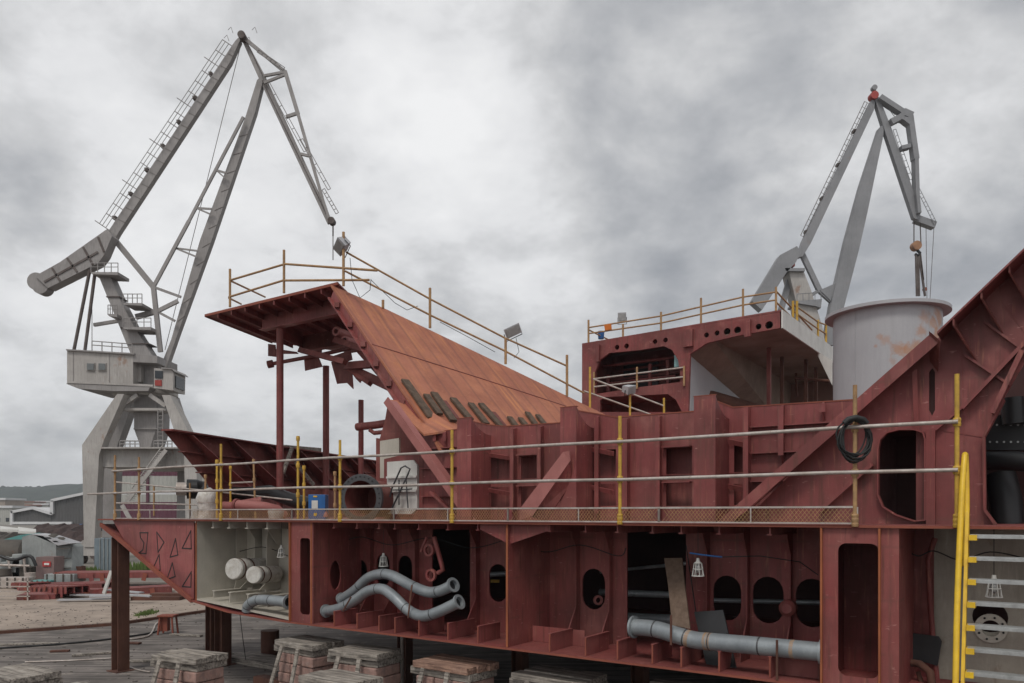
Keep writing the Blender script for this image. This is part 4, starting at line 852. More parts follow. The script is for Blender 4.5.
# ground debris
gl=['short plank lying left of the tall column foot','plank lying between the tall column and front block','thin plank near the stool','plank near the pair of columns','grey plank in front of the column pair','rusty offcut on the dark yard at left','long plank at the far left of the dark yard','small offcut right of the tall column']
for (x,y,l,r,mt),lb in zip(((92,655,1.0,.5,'wood'),(140,662,1.3,.1,'wood'),(186,636,1.2,-.3,'wood'),(236,655,1.4,.05,'wood'),(205,662,1.1,.7,'wood'),(60,652,.5,.2,'rust'),(24,645,2.0,.12,'wood'),(133,644,.5,-.2,'rust')),gl):
    c=G(x,y); d=V((math.cos(r),math.sin(r),0)); m=MB(); m.bar(c-d*l/2+V((0,0,.035)),c+d*l/2+V((0,0,.035)),.16,.05,V((-d.y,d.x,0))); o=m.build('ground_plank',mt); tag(o,lb,'plank')
m=MB()
for k in range(520):
    x=rn.uniform(0,330); y=rn.uniform(606,683); c=G(x,y); s_=rn.uniform(.008,.03)
    if rn.random()<.5: c=G(rn.uniform(0,205),rn.uniform(606,632)); c.z=.115
    m.box(c+V((0,0,s_*.3)),s_*rn.uniform(1,3),s_,s_*.7)
o=m.build('grit','mdark'); o['label']='loose grit and rust flakes scattered over the yard'; o['category']='grit'; o['kind']='stuff'
# ================================================================= YELLOW LADDER STAIR
t=thing('ladder',G(955,760),'bright yellow steep ladder with ribbed grey treads at right','ladder')
uL_=un(968,-.3)
zs=[(HY-y) for y in ()]
tr=[]
ang=.30
def lad(u,z,off=0):                                      # point on the ladder line at height z
    return H(u,-.30-(ZD-z)*ang+off,z)
ul=1.98
def ulx(x,z):
    n=-.30-(ZD-z)*ang; return un(x,n)
ul=ulx(969,-.9); ur=ul-.78
for k in range(15):
    z=ZD-.115-k*.243
    c0=lad(ul,z); c1=lad(ur,z); m=MB()
    m.bar(c0,c1,.17,.035,NV)
    for j in range(5): m.bar(c0+ZV*.02+NV*(-.07+.035*j),c1+ZV*.02+NV*(-.07+.035*j),.012,.01,NV)
    o=m.build('tread','alu',t)
    m=MB(); m.bar(c0+UV*.01-NV*.01-ZV*.01,c0-UV*.07-NV*.01-ZV*.01,.2,.06,NV); m.build('tread_clip','ladyel',o)
for u in (ul+.035,ur-.035):
    m=MB(); m.bar(lad(u,ZD+.15),lad(u,-E+.02),.09,.035,NV); m.build('stringer','ladyel',t)
    hp=[lad(u,-2.2,-.05)+UV*.06,lad(u,-1.0,-.06)+UV*.07,lad(u,.2,-.02)+UV*.06,lad(u,.62,.02)+UV*.05,lad(u,.68,.06)+UV*.045,lad(u,.6,.1)+UV*.04,lad(u,.1,.1)+UV*.02,lad(u,-.6,.06)+UV*.01]
    if u<ul: hp=[p-UV*.1 for p in hp]
    m=MB(); m.tube(smoothpath(hp,4),.032,12); m.build('handrail','ladyel',t)
# ================================================================= SUPPORTS
def Hpost(label,x,yb,n,w,ztop,name='steel_column',rot=0):
    b=P(x,yb,n); b=V((b.x,b.y,0)); t=thing(name,b,label,'column','rusty steel columns under the hull')
    m=MB(); X=UV; Y=NV
    for s in (-1,1): m.box(b+X*(s*w/2)+V((0,0,(E+ztop)/2)),.025,w,E+ztop,(X,Y,ZV))
    m.build('flanges','rust',t)
    m=MB(); m.box(b+V((0,0,(E+ztop)/2)),w-.03,.02,E+ztop-.01,(X,Y,ZV)); m.build('web','rust',t)
    m=MB(); m.box(b+V((0,0,.012)),w*1.6,w*1.6,.024,(X,Y,ZV)); m.build('base_plate','rust',t)
Hpost('tall rusty H-beam column propping the stern tip',120.5,675,.2,.30,-.62)
Hpost('short rusty column under the stern bay, left one of the pair',212,650,2.5,.24,zy(212,606,0)-.03)
Hpost('short broad rusty column under the stern bay, right one of the pair',223,650,2.2,.30,ZB-.0)
for i,x in enumerate((405,520,640,760)):
    n=3.2; Hpost('dark column deep under the hull, %s from the stern'%('first','second','third','fourth')[i],x,650,n,.25,ZB-.01)
t=Hpost
m=MB(); b=G(270,657); m.lathe(b,ZV,[(.25,0),(.25,.75),(0,.75)],20); o=m.build('steel_stub','rust'); tag(o,'short round rusty stub between the column pair and the blocks','stub')
m=MB(); b=G(402,700); b.z=0; m.tube([V((b.x,b.y,0)),V((b.x,b.y,1.75))],.035,8); o=m.build('prop','galv'); tag(o,'thin grey tube prop between the second and third block','prop')
m=MB(); m.tube([P(240,615,.5),P(243,640,.4),G(246,662)],.01,5); o=m.build('cable','wire'); tag(o,'thin cable hanging down from the stern floor to the ground','cable')
# blocks
def block(label,x,y,ztop,w=1.35,dpt=.9,rz=0,capmat='wood',slope=True,seed=0):
    rnd=random.Random(seed); rz+=rnd.uniform(-.09,.09); ztop+=rnd.uniform(-.05,.03); w*=rnd.uniform(.93,1.06); c=G(x,y,E+ztop); b=V((c.x,c.y,0)); t=thing('keel_block',b,label,'keel block','timber-capped blocks under the hull')
    ca,sa=math.cos(rz),math.sin(rz); X=(UV*-1)*ca+NV*sa; Y=NV*ca-(UV*-1)*sa
    hc=E+ztop; lay=[.16,.12]
    m=MB(); z=hc; off=.1*(rnd.random()-.5)
    for q in range(3):
        m=MB(); hh=.115+rnd.uniform(-.012,.012); m.box(b+X*(off+rnd.uniform(-.04,.04))+Y*((q-1)*dpt/3)+V((0,0,z-.12+hh/2)),w+rnd.uniform(-.05,.05),dpt/3-.008,hh,(X,Y,ZV)); m.build('cap_timber',capmat,t,bevel=.008)
    m=MB(); m.box(b+X*(-.12+.08*rnd.random())+Y*.05+V((0,0,z-.19)),w*1.06,dpt*.95,.13,(X,Y,ZV)); m.build('cap_timber','wood',t,bevel=.008)
    # masonry made of rough courses
    zz=z-.26; k=0
    m=MB()
    while zz>.02:
        h=min(.2,zz); 
        for j in (-1,0,1):
            ww=w*.92/3
            m.box(b+X*(j*ww+.015*rnd.uniform(-1,1))+Y*(.03*rnd.uniform(-1,1))+V((0,0,zz-h/2)),ww-.012,dpt*.88,h-.01,(X,Y,ZV))
        zz-=.2; k+=1
    m.build('masonry_core','brick',t,bevel=.02)
    for s in (-.26,.17):
        p0=b+X*(s*w)+Y*(-dpt*.56)+V((0,0,hc-.1)); p1=b+X*(s*w-.16+(.22 if s>0 else 0))+Y*(-dpt*.56-.35)+V((0,0,.03)); m=MB(); m.bar(p0,p1,.09,.035,X); m.build('leaning_strap','wood',t)
block('keel block nearest the column pair, under the hull edge',310,640,-2.62,1.2,.8,seed=1)
block('keel block second in the row under the bent grey pipes',367,649,-2.62,1.25,.8,seed=2)
block('keel block with a reddish top timber left of the main side plate',455,661,-2.62,1.35,.8,capmat='woodred',seed=3)
block('keel block with grey top right of the main side plate',562,673,-2.62,1.4,.85,seed=4)
block('keel block mostly below the frame under the long straight pipe',690,689,-2.62,1.4,.9,seed=5)
block('front keel block standing outside the hull near the tall column',190,653,-2.62,1.15,.75,rz=.1,seed=6)
block('front keel block low in the picture centre-left, its cap at the frame edge',343,676,-2.62,1.2,.8,seed=7)
block('keel block cut off by the left frame corner',18,670,-2.62,1.3,.8,rz=.05,seed=8)
block('low keel block at the bottom edge right of the corner one',75,688,-2.62,1.1,.7,seed=9)
m=MB(); m.box(G(332,700)+V((0,0,.12)),5,.3,.24,(UV,NV,ZV)); o=m.build('ground_beam','rust'); tag(o,'long rusty beam lying on the ground behind the front blocks','beam')
m=MB(); m.box(G(275,668)+V((0,.3,.07)),3.6,.9,.14,(UV,NV,ZV)); o=m.build('timber_mat','wood'); tag(o,'flat dark timber mat beside the round stub','mat')
# ================================================================= GROUND
def gmat(name,c1,c2,c3,lines=None,scale=.25):
    m=pmat(name,c1,c2,.92,streak=0,scale=scale,bump=.5,fine=14,rust=.85,rustc=c3,thr=.54,spec=.2); return m
M['yard']=gmat('dark_timbered_yard',(.25,.22,.20),(.14,.125,.115),(.34,.30,.265),scale=.7)
nt=M['yard'].node_tree; bs=nt.nodes['Principled BSDF']; lk=bs.inputs['Base Color'].links[0].from_socket
tc=nt.nodes.new('ShaderNodeTexCoord'); mp=nt.nodes.new('ShaderNodeMapping'); mp.inputs['Rotation'].default_value=(0,0,.18); mp.inputs['Scale'].default_value=(.25,4.5,1)
nz=nt.nodes.new('ShaderNodeTexNoise'); nz.inputs['Scale'].default_value=1.2; nz.inputs['Detail'].default_value=6
rr=nt.nodes.new('ShaderNodeMapRange'); rr.inputs[1].default_value=.42; rr.inputs[2].default_value=.62; rr.inputs[3].default_value=.55; rr.inputs[4].default_value=1.0
mx=nt.nodes.new('ShaderNodeMix'); mx.data_type='RGBA'; mx.blend_type='MULTIPLY'; mx.inputs[0].default_value=1
nt.links.new(tc.outputs['Object'],mp.inputs[0]); nt.links.new(mp.outputs[0],nz.inputs['Vector']); nt.links.new(nz.outputs[0],rr.inputs[0]); nt.links.new(lk,mx.inputs[6]); nt.links.new(rr.outputs[0],mx.inputs[7]); nt.links.new(mx.outputs[2],bs.inputs['Base Color'])
M['apron']=gmat('pale_dusty_concrete',(.38,.31,.255),(.26,.215,.18),(.17,.14,.12),scale=.5)
M['far']=gmat('grey_yard_gravel',(.23,.21,.185),(.17,.155,.14),(.13,.13,.10),scale=.08)
M['hill']=pmat('wooded_hill',(.032,.043,.030),(.016,.024,.018),.95,streak=0,scale=.03,fine=.25,bump=1)
m=MB(); m.add([(-2500,-300,0),(2500,-300,0),(2500,3000,0),(-2500,3000,0)],[[0,1,2,3]]); o=m.build('ground','yard',kind='structure'); 
e0=G(-300,664);e1=G(0,633.5);e2=G(118,625);e3=G(210,611.5);e4=G(420,590)
far=[G(520,560),V((60,200,0)),V((-250,200,0)),V((-250,20,0))]
m=MB(); m.prism([p+V((0,0,.004)) for p in [e0,e1,e2,e3,e4]+[V((30,60,0)),V((-120,60,0)),V((-60,15,0))]],V((0,0,.11))); o=m.build('apron','apron',kind='structure')
m=MB(); m.add([(-400,44,.13),(300,44,.13),(600,1500,.13),(-900,1500,.13)],[[0,1,2,3]]); o=m.build('yard','far',kind='structure')
# rails and channels in the apron edge
m=MB(); 
for a,b in ((e0,e1),(e1,e2),(e2,e3),(e3,e4)): m.bar(a+V((0,-.12,.05)),b+V((0,-.12,.05)),.09,.10,V((0,1,0)))
o=m.build('crane_rail','rust'); tag(o,'rusty crane rail running along the edge of the pale apron','rail')
# cables on ground
for (pts,lab,mt,r) in (([(0,648),(60,644),(110,639),(150,633),(165,628)],'long dark cable lying across the dark yard','wire',.03),([(25,662),(80,660),(130,657)],'pale straight line of rope in the dark yard','galv',.02),([(124,663),(135,669),(150,672)],'short pale rope by the foot of the tall column','galv',.02),([(120,640),(148,636),(156,624),(162,620)],'pale hose looping up to the rusty stool','galv',.03)):
    m=MB(); m.tube(smoothpath([G(x,y,.03) for x,y in pts],5),r,6); o=m.build('ground_cable',mt); tag(o,lab,'cable')
# rusty stool
c=G(168,634); t=thing('steel_stool',c,'small rusty orange steel stool on the yard near the hose','stool')
m=MB(); m.box(c+V((0,0,.62)),.55,.45,.05); m.build('seat','rustedge',t)
for i in (-1,1):
    for j in (-1,1): m=MB(); m.bar(c+V((i*.2,j*.16,.6)),c+V((i*.25,j*.2,0)),.05,.05); m.build('leg','rustedge',t)
m=MB(); m.box(c+V((-.12,.05,.35)),.25,.25,.5); m.build('box','rustedge',t)
# ================================================================= LEFT BACKGROUND YARD
# red plate stack
rnd=random.Random(3)
rlabs=['lowest long red steel section at the front of the stack','red section with a jagged left end in the stack','red section leaning on the front one','long red section at the back of the stack','short red section on top of the stack at right','red section at the left tip of the stack','crumpled red section near the stack middle']
for i,(x0,x1,y0,y1,w,h,tilt) in enumerate(((22,60,601,600,1.4,.35,.0),(30,110,592,592,1.6,.5,.1),(50,118,598,594,1.0,.45,-.1),(60,178,588,587,1.6,.42,0),(118,172,596,594,1.2,.45,.05),(10,40,588,593,1.0,.35,.2),(36,78,594,601,1.0,.5,.3))):
    a=G(x0,y0); b=G(x1,y1); dz=V((0,0,h/2+.14+(.5 if i in (3,) else 0)))
    t=thing('red_section',a,rlabs[i],'steel section','red steel sections piled on the apron')
    d=(b-a).normalized(); sd_=V((-d.y,d.x,0)); m=MB()
    pa=a+dz; pb=b+dz+V((0,0,tilt))
    m.bar(pa,pb,w,.05,sd_); m.build('plate','redlow',t)
    for s in (-1,-.3,.4,1):
        m=MB(); m.bar(pa+sd_*(s*w/2)-V((0,0,.02+h*.3)),pb+sd_*(s*w/2)-V((0,0,.02+h*.3)),.04,h*.6,V((0,0,1)).cross(d)); m.build('web','redlow',t)
    Ls=(pb-pa).length; nr=int(Ls/.55)
    for k in range(nr):
        c=pa.lerp(pb,(k+.5)/nr)-sd_*(w/2+.09)-V((0,0,.1)); 
        if rnd.random()<.75: m=MB(); m.bar(c+V((0,0,.06+.1*rnd.random())),c-V((rnd.uniform(-.15,.15),0,h*.75)),.03,.22,sd_); m.build('rib','redlow' if k%2 else 'rustedge',t)
for i,(x,y,l,r) in enumerate(((85,604,2.2,.15),(97,601,2.5,-.1),(110,604,1.6,.3),(125,600,2.0,-.35),(135,606,1.3,.1))):
    c=G(x,y); d=V((math.cos(r),math.sin(r),0)); m=MB(); m.bar(c-d*l/2+V((0,0,.2+.08*i)),c+d*l/2+V((0,0,.22+.05*i)),.3,.06,V((-d.y,d.x,0))); o=m.build('scrap_plank','drum'); tag(o,['pale plank at the left of the scrap heap','long pale plank across the scrap heap','short pale plank at the heap front','pale plank at the back right of the heap','small grey plank at the right end of the heap'][i],'plank','pale planks heaped in front of the red sections')
m=MB(); m.bar(G(104,600)+V((0,0,.3)),G(104,600)+V((.35,0,1.35)),.12,.14); o=m.build('scrap_plank','white'); tag(o,'white plank standing up out of the scrap heap','plank')
c=G(159,602); m=MB(); m.box(c+V((0,0,.15)),2.2,.8,.25); m.box(c+V((.4,.2,.33)),1.6,.5,.12); o=m.build('scrap_pile','rust'); tag(o,'dark flat scrap right of the white planks','scrap')
# rack at far left
c=G(10,603); t=thing('pipe_rack',c,'low pale pipe rack at the left frame edge','rack')
for k in range(4): m=MB(); m.bar(c+V((-1.2,0,.3+.22*k)),c+V((.9,0,.3+.22*k)),.05,.05); m.build('rung','galv',t)
for s in (-1.1,.8): m=MB(); m.bar(c+V((s,0,0)),c+V((s,0,1.15)),.05,.05); m.build('upright','galv',t)
# engine casing
TM=44.0
c=G(48,583.5); t=thing('machine_casing',c,'big pale grey slanted engine casing in the yard','machine')
def DM(x,y,dt=0): return D(x,y,TM+dt)
m=MB(); m.prism([DM(22,537),DM(30,534.5),DM(43,536),DM(56,545),DM(56,583.5),DM(22,583.5)],V((.0,1.6,0))); m.build('casing','machine',t)
m=MB(); m.prism([DM(55,545),DM(68,543,1),DM(72,547,1),DM(72,583,0),DM(55,583.5)],V((.0,1.2,0))); m.build('casing_front','machine',t)
m=MB(); m.prism([DM(31,533.8),DM(44,535.2),DM(70,543.5),DM(58,545.5)],V((.0,1.3,.0))); m.build('lid','drum',t)
for (x,y) in ((45,538),(52,541.5)): m=MB(); m.prism([DM(x,y-.8),DM(x+5,y-.6),DM(x+7,y+.9),DM(x+2,y+.7)],V((.1,.5,.2))); m.build('lid_hatch','mdark',t)
m=MB(); m.prism([DM(36,557,-1),DM(54,557,-1),DM(54,583,-1),DM(36,583,-1)],V((0,1,0))); m.build('side_box','mpink',t)
for k in range(3): m=MB(); m.bar(DM(57,549+k*10,-.05),DM(71,548+k*10,-.05),.06,.05); m.build('casing_rib','mdark',t)
sg=MB(); sg.prism([DM(42.5,561.5,-1.06),DM(50.5,561.5,-1.06),DM(50.5,566.5,-1.06),DM(42.5,566.5,-1.06)],V((0,.03,0))); s_=sg.build('sign','signred',t)
m=MB(); m.prism([DM(44,563,-1.1),DM(49,563,-1.1),DM(49,565,-1.1),DM(44,565,-1.1)],V((0,.02,0))); m.build('sign_band','signwhite',s_)
c=G(10,583); t=thing('engine_unit',c,'brown round engine unit with pipework at the left edge','machine')
m=MB(); m.lathe(DM(12,553,1),V((1,.1,0)),[(0,-3),(.7,-3),(.78,-2.6),(.78,.7),(.6,.9),(0,.9)],20); m.build('barrel','mdark',t)
for (x,y,w,h,mt) in ((4,572,.9,1.2,'machine'),(18,570,.8,1.5,'machine'),(11,577,1.6,.7,'mdark'),(28,575,.9,1.0,'mdark'),(22,560,.6,.7,'machine'),(2,561,.5,.5,'machine')):
    m=MB(); m.box(DM(x,y,0),w,.9,h); m.build('gear_housing',mt,t,bevel=.05)
m=MB()
for (x0,y0,x1,y1) in ((0,565,30,566),(5,580,34,578),(8,557,12,580),(24,557,26,583)): m.tube([DM(x0,y0,-.6),DM(x1,y1,-.6)],.07,8)
m.build('pipework','galv',t)
m=MB(); m.box(DM(8,579,-1.2),.3,.1,.25); m.build('lamp_lens','white',t)
m=MB(); m.prism([DM(2,540,3),DM(20,535,3),DM(23,539,3),DM(4,543,3)],V((0,2,.1))); o=m.build('teal_sheet','teal'); tag(o,'teal sheet lying over the machinery at left','sheet')
for i,(x,y,w_,h_,mt,nm,lb,ct) in enumerate(((76,580,.5,.9,'blue','oil_drum','small blue oil drum right of the grey casing','drum'),(80,583,.5,.85,'rust','oil_drum','rusty oil drum right of the blue one','drum'),(4,588,.6,.9,'mdark','oil_drum','dark oil drum at the left frame edge','drum'),(30,588,.45,.7,'galv','oil_drum','pale metal drum in front of the grey casing','drum'))):
    c=G(x,y); c.z=.13; m=MB(); r=w_*.6; m.lathe(c,ZV,[(0,0),(r,0),(r,h_*.33),(r*1.05,h_*.35),(r,h_*.37),(r,h_*.66),(r*1.05,h_*.68),(r,h_*.70),(r,h_),(r*.9,h_),(r*.88,h_-.03),(0,h_-.03)],18); o=m.build(nm,mt); tag(o,lb,ct)
for i,(x,y,w_,d_,h_,mt,lb) in enumerate(((64,589,1.6,.9,.7,'machine','low grey crate in front of the casing end'),(16,590,1.5,.8,.55,'galv','pale crate below the round engine unit'),(44,590,1.0,.7,.4,'teal','small teal crate under the red-signed box'))):
    c=G(x,y); t=thing('crate',c,lb,'crate','crates lying among the yard machinery')
    m=MB(); m.box(c+V((0,0,h_/2+.13)),w_,d_,h_); m.build('body',mt,t,bevel=.03)
    for k in range(4): m=MB(); m.box(c+V((-w_*.4+w_*.27*k,-d_/2-.02,h_/2+.13)),.07,.05,h_); m.build('batten','mdark',t)
m=MB(); m.tube(smoothpath([DM(0,556,-1.5),DM(14,560,-1.5),DM(30,556,-1.5),DM(36,566,-1.5)],4),.09,7); o=m.build('hose','black'); tag(o,'black hose slung over the engine unit','hose')
# corrugated cabinet by crane leg
c=G(107.5,577); t=thing('steel_cabinet',c,'blue grey ribbed steel cabinet beneath the left crane','cabinet'); tt=c.y
m=MB(); m.box(D(107.5,556,tt+.5)+V((0,0,0)),1.15,1.0,2.3); m.build('body',pmat('blue_grey_cabinet',(.22,.27,.30),(.16,.19,.21),.5,streak=.4),t)
for k in range(5): m=MB(); m.box(D(100+k*3.8,556,tt-.03),.06,.05,2.2); m.build('rib','machine',t)
m=MB(); m.box(D(107.5,576,tt+.5),1.25,1.1,.2); m.build('base','dark',t)
# scrap heaps behind
mat_s=pmat('dark_scrap',(.07,.045,.04),(.04,.028,.027),.9,scale=1.5,bump=1,streak=0)
def heap(x0,x1,y,t0,h,lab,seed):
    rn=random.Random(seed); a=D(x0,y,t0); b=D(x1,y,t0); m=MB(); nx=26; ny=6; vs=[]
    for j in range(ny):
        for i in range(nx):
            f=i/(nx-1); g=j/(ny-1); hh=h*(math.sin(PI*g)**.7)*(min(1,4*f,4*(1-f)))*(.75+.5*rn.random())
            vs.append((a.x+(b.x-a.x)*f,t0+g*9,.1+hh))
    m.add(vs,[[j*nx+i,j*nx+i+1,(j+1)*nx+i+1,(j+1)*nx+i] for j in range(ny-1) for i in range(nx-1)]); return m
m=heap(0,84,545,100,2.2,'',1); o=m.build('scrap_heap',mat_s); tag(o,'long dark scrap heap in front of the grey warehouse','scrap heap')
m=heap(-60,30,552,72,1.9,'',2); o=m.build('scrap_heap','mdark'); tag(o,'brown low scrap heap behind the engine unit','scrap heap')
for i,(x0,x1,y0,y1,lb) in enumerate(((0,18,528,532,'white tarpaulin strip furthest left on the scrap heap'),(18,36,529,534,'white tarpaulin strip right of the first on the heap'))):
    m=MB(); m.prism([D(x0,y1-.6,70),D(x1,y1,70),D(x1,y0+2.2,72),D(x0,y0,72)],V((0,0,.2))); o=m.build('tarpaulin','white'); tag(o,lb,'tarpaulin','white tarpaulins on the scrap')
# low walls / concrete kerb behind crane bogies
m=MB(); a=G(60,549); b=G(420,549); m.bar(a+V((0,6,.9)),b+V((0,6,.9)),.5,1.8,V((0,1,0))); o=m.build('low_wall','concrete'); tag(o,'low beige concrete wall behind the left crane feet','wall')
# ---- warehouses
TW=170.0
def W(x,y,dt=0): return D(x,y,TW+dt)
t=thing('warehouse',G(60,0+HY+E*F/TW),'grey warehouse with white roof trim at left, two stepped gables','warehouse')
m=MB(); m.prism([W(12,525),W(12,512),W(33,508),W(52,513.5),W(52,525)],V((0,60,0))); m.build('wall','clad',t)
m=MB(); m.prism([W(51.5,525),W(51.5,501),W(82,494.5),W(112,488),W(150,495),W(150,525)],V((0,60,0))); m.build('wall','clad',t)
m=MB()
for p,q,w in (((11.5,512),(33,508),.5),((33,508),(52.5,514),.5),((12,525),(12,511),.5),((52.3,514),(52.3,500.5),.55),((51.5,500.5),(112,487.5),.5),((112,487.5),(151,495),.5)):
    m.bar(W(*p,-.3),W(*q,-.3),.6,w*1.1,V((0,1,0)))
m.build('roof_trim','cladwhite',t)
m=MB(); m.bar(W(12,523,-.4),W(72,523,-.4),.5,.55,V((0,1,0))); m.build('base_band','cladwhite',t)
m=MB(); m.prism([W(11.7,511.8),W(33,507.6),W(33,507.2),W(11.7,511.2)],V((0,60,0))); m.prism([W(33,507.6),W(52,513.4),W(52,513),W(33,507.2)],V((0,60,0))); m.prism([W(51.5,500.6),W(112,487.4),W(112,487),W(51.5,500)],V((0,60,0))); m.build('roof','cladwhite',t)
for k in range(9):
    m=MB(); x=74+k*5; m.prism([W(x,524,-.3),W(x+3.6,524,-.3),W(x+3.6,527,-.3),W(x,527,-.3)],V((0,.2,0))); m.build('loading_door','blue' if k%3 else 'dark',t)
TP=120.0
def W2(x,y,dt=0): return D(x,y,TP+dt)
t=thing('purple_warehouse',G(160,HY+E*F/TP),'purple and pale banded shed directly behind the left crane','warehouse')
for (y0,y1,mt) in ((464,476,'purple'),(476,492,'palewall'),(492,494.5,'cladwhite'),(494.5,502,'palewall'),(502,538,'purple')):
    m=MB(); m.prism([W2(116,y0),W2(420,y0),W2(420,y1),W2(116,y1)],V((0,40,0))); m.build('wall_band',mt,t)
m=MB(); m.prism([W2(115,463.3,-.5),W2(421,463.3,-.5),W2(421,464,-.5),W2(115,464,-.5)],V((0,41,0))); m.build('roof','palewall',t)
for k,x in enumerate((146,190,234)): m=MB(); m.prism([W2(x,476,-.3),W2(x+2.5,476,-.3),W2(x+2.5,502,-.3),W2(x,502,-.3)],V((0,.25,0))); m.build('downpipe','purple',t)
# ---- town and hills
rn=random.Random(11); tl=['beige block of flats at the left edge before the hills','pale flats behind the grey warehouse roof','low pink-roofed house group below the hill','distant white house on the hill foot','distant flats right of the white house','small far house with tile roof','pale long building beyond the flats']
for i,(x0,x1,y0,t0) in enumerate(((-6,12,508,260),(-10,5,500,300),(12,30,506,420),(34,48,505,430),(20,34,502.5,520),(56,66,499,500),(36,52,502,560))):
    a=D(x0,y0,t0); b=D(x1,y0,t0); t=thing('town_building',V(((a.x+b.x)/2,t0,0)),tl[i],'building','buildings of the town under the hills')
    m=MB(); m.box(V(((a.x+b.x)/2,t0+6,a.z/2)),b.x-a.x,12,a.z); m.build('wall','town' if i%3 else 'palewall',t)
    m=MB(); m.box(V(((a.x+b.x)/2,t0+6,a.z+.4)),b.x-a.x+1,13,.8); m.build('roof','roof' if i in (2,5,4) else 'cladwhite',t)
    nf=max(1,int(a.z/3.2))
    for f in range(nf):
        k=min(8,max(2,int((b.x-a.x)/2.5)))
        for j in range(k): m=MB(); m.box(V((a.x+(j+.5)*(b.x-a.x)/k,t0-.02,1.8+f*3.1)),1.1,.1,1.3); m.build('window','glass',t)
def hill(name,t0,ridge,depth,seed):
    rn=random.Random(seed); m=MB(); nx=260; ny=7; vs=[]
    for j in range(ny):
        g=j/(ny-1)
        for i in range(nx):
            x=-500+i*1900/(nx-1)
            y=None
            for (xa,ya),(xb,yb) in zip(ridge,ridge[1:]):
                if xa<=x<=xb: y=ya+(yb-ya)*(x-xa)/(xb-xa)
            zr=(HY-y)/F*t0+E
            s=math.sin(min(1,g*1.15)*PI/2)
            vs.append((a_(x)*t0*(1+.25*g),t0*(.75+.25*g)+ (depth*max(0,g-.87)*4),max(.2,zr*s+rn.uniform(-1,1)*t0*.0016*(g>.2))))
    m.add(vs,[[j*nx+i,j*nx+i+1,(j+1)*nx+i+1,(j+1)*nx+i] for j in range(ny-1) for i in range(nx-1)]); return m.build(name,'hill',kind='structure')
hill('hills',1200,[(-600,470),(-300,484),(-60,486),(0,490),(12,490.5),(22,494),(34,492),(45,490),(62,490.5),(66,496),(82,493),(120,488),(300,480),(700,488),(1500,478)],200,2)
# tree clumps standing on the ridge give it an uneven edge: part of the wooded hill
def ridge_wood():
    rn=random.Random(5); m=MB(); t0=1190
    for i in range(900):
        x=rn.uniform(-60,200); y=490+13*rn.random()**1.6
        c=D(x,y,t0*(.80+.19*(505-y)/15)); r=rn.uniform(3,8.5)
        vs=[];k=6
        for zz,rr in ((-1,.6),(-.2,1),(.5,.75),(1,.15)):
            for j in range(k):
                th=j*2*PI/k+rn.random()*.3; q=rr*r*rn.uniform(.8,1.2); vs.append(c+V((q*math.cos(th),q*math.sin(th),zz*r*.8)))
        m.add(vs,[[a*k+j,a*k+(j+1)%k,(a+1)*k+(j+1)%k,(a+1)*k+j] for a in range(3) for j in range(k)],True)
    o=m.build('hill_woodland','hill'); o['label']='far wooded hillside beyond the town'; o['category']='woodland'; o['kind']='stuff'
ridge_wood()
# weeds
mw=pmat('weed_green',(.10,.15,.03),(.06,.09,.02),.8,streak=0)
for i,(x,y,w,h,lb) in enumerate(((88,578,2.2,.8,'green weed clump behind the red sections near the cabinet'),(140,577,3.0,1.1,'green bush behind the stern tip'),(60,576,1.5,.6,'small weed clump beside the grey casing'),(145,617,.5,.3,'tiny weed tuft on the apron edge'))):
    rn=random.Random(i); c=G(x,y); m=MB()
    for k in range(500):
        p=c+V((rn.gauss(0,w*.3),rn.gauss(0,.3),0)); hh=h*rn.uniform(.3,1)*math.exp(-((p.x-c.x)/w)**2*2); q=p+V((rn.uniform(-.15,.15),rn.uniform(-.1,.1),hh)); s=.05*max(.4,h)
        m.add([p,p+V((s,0,0)),q+V((s*1.5,0,-hh*.3)),q],[[0,1,2,3]])
    o=m.build('weed_clump',mw); tag(o,lb,'weeds',None,'stuff' if False else None)
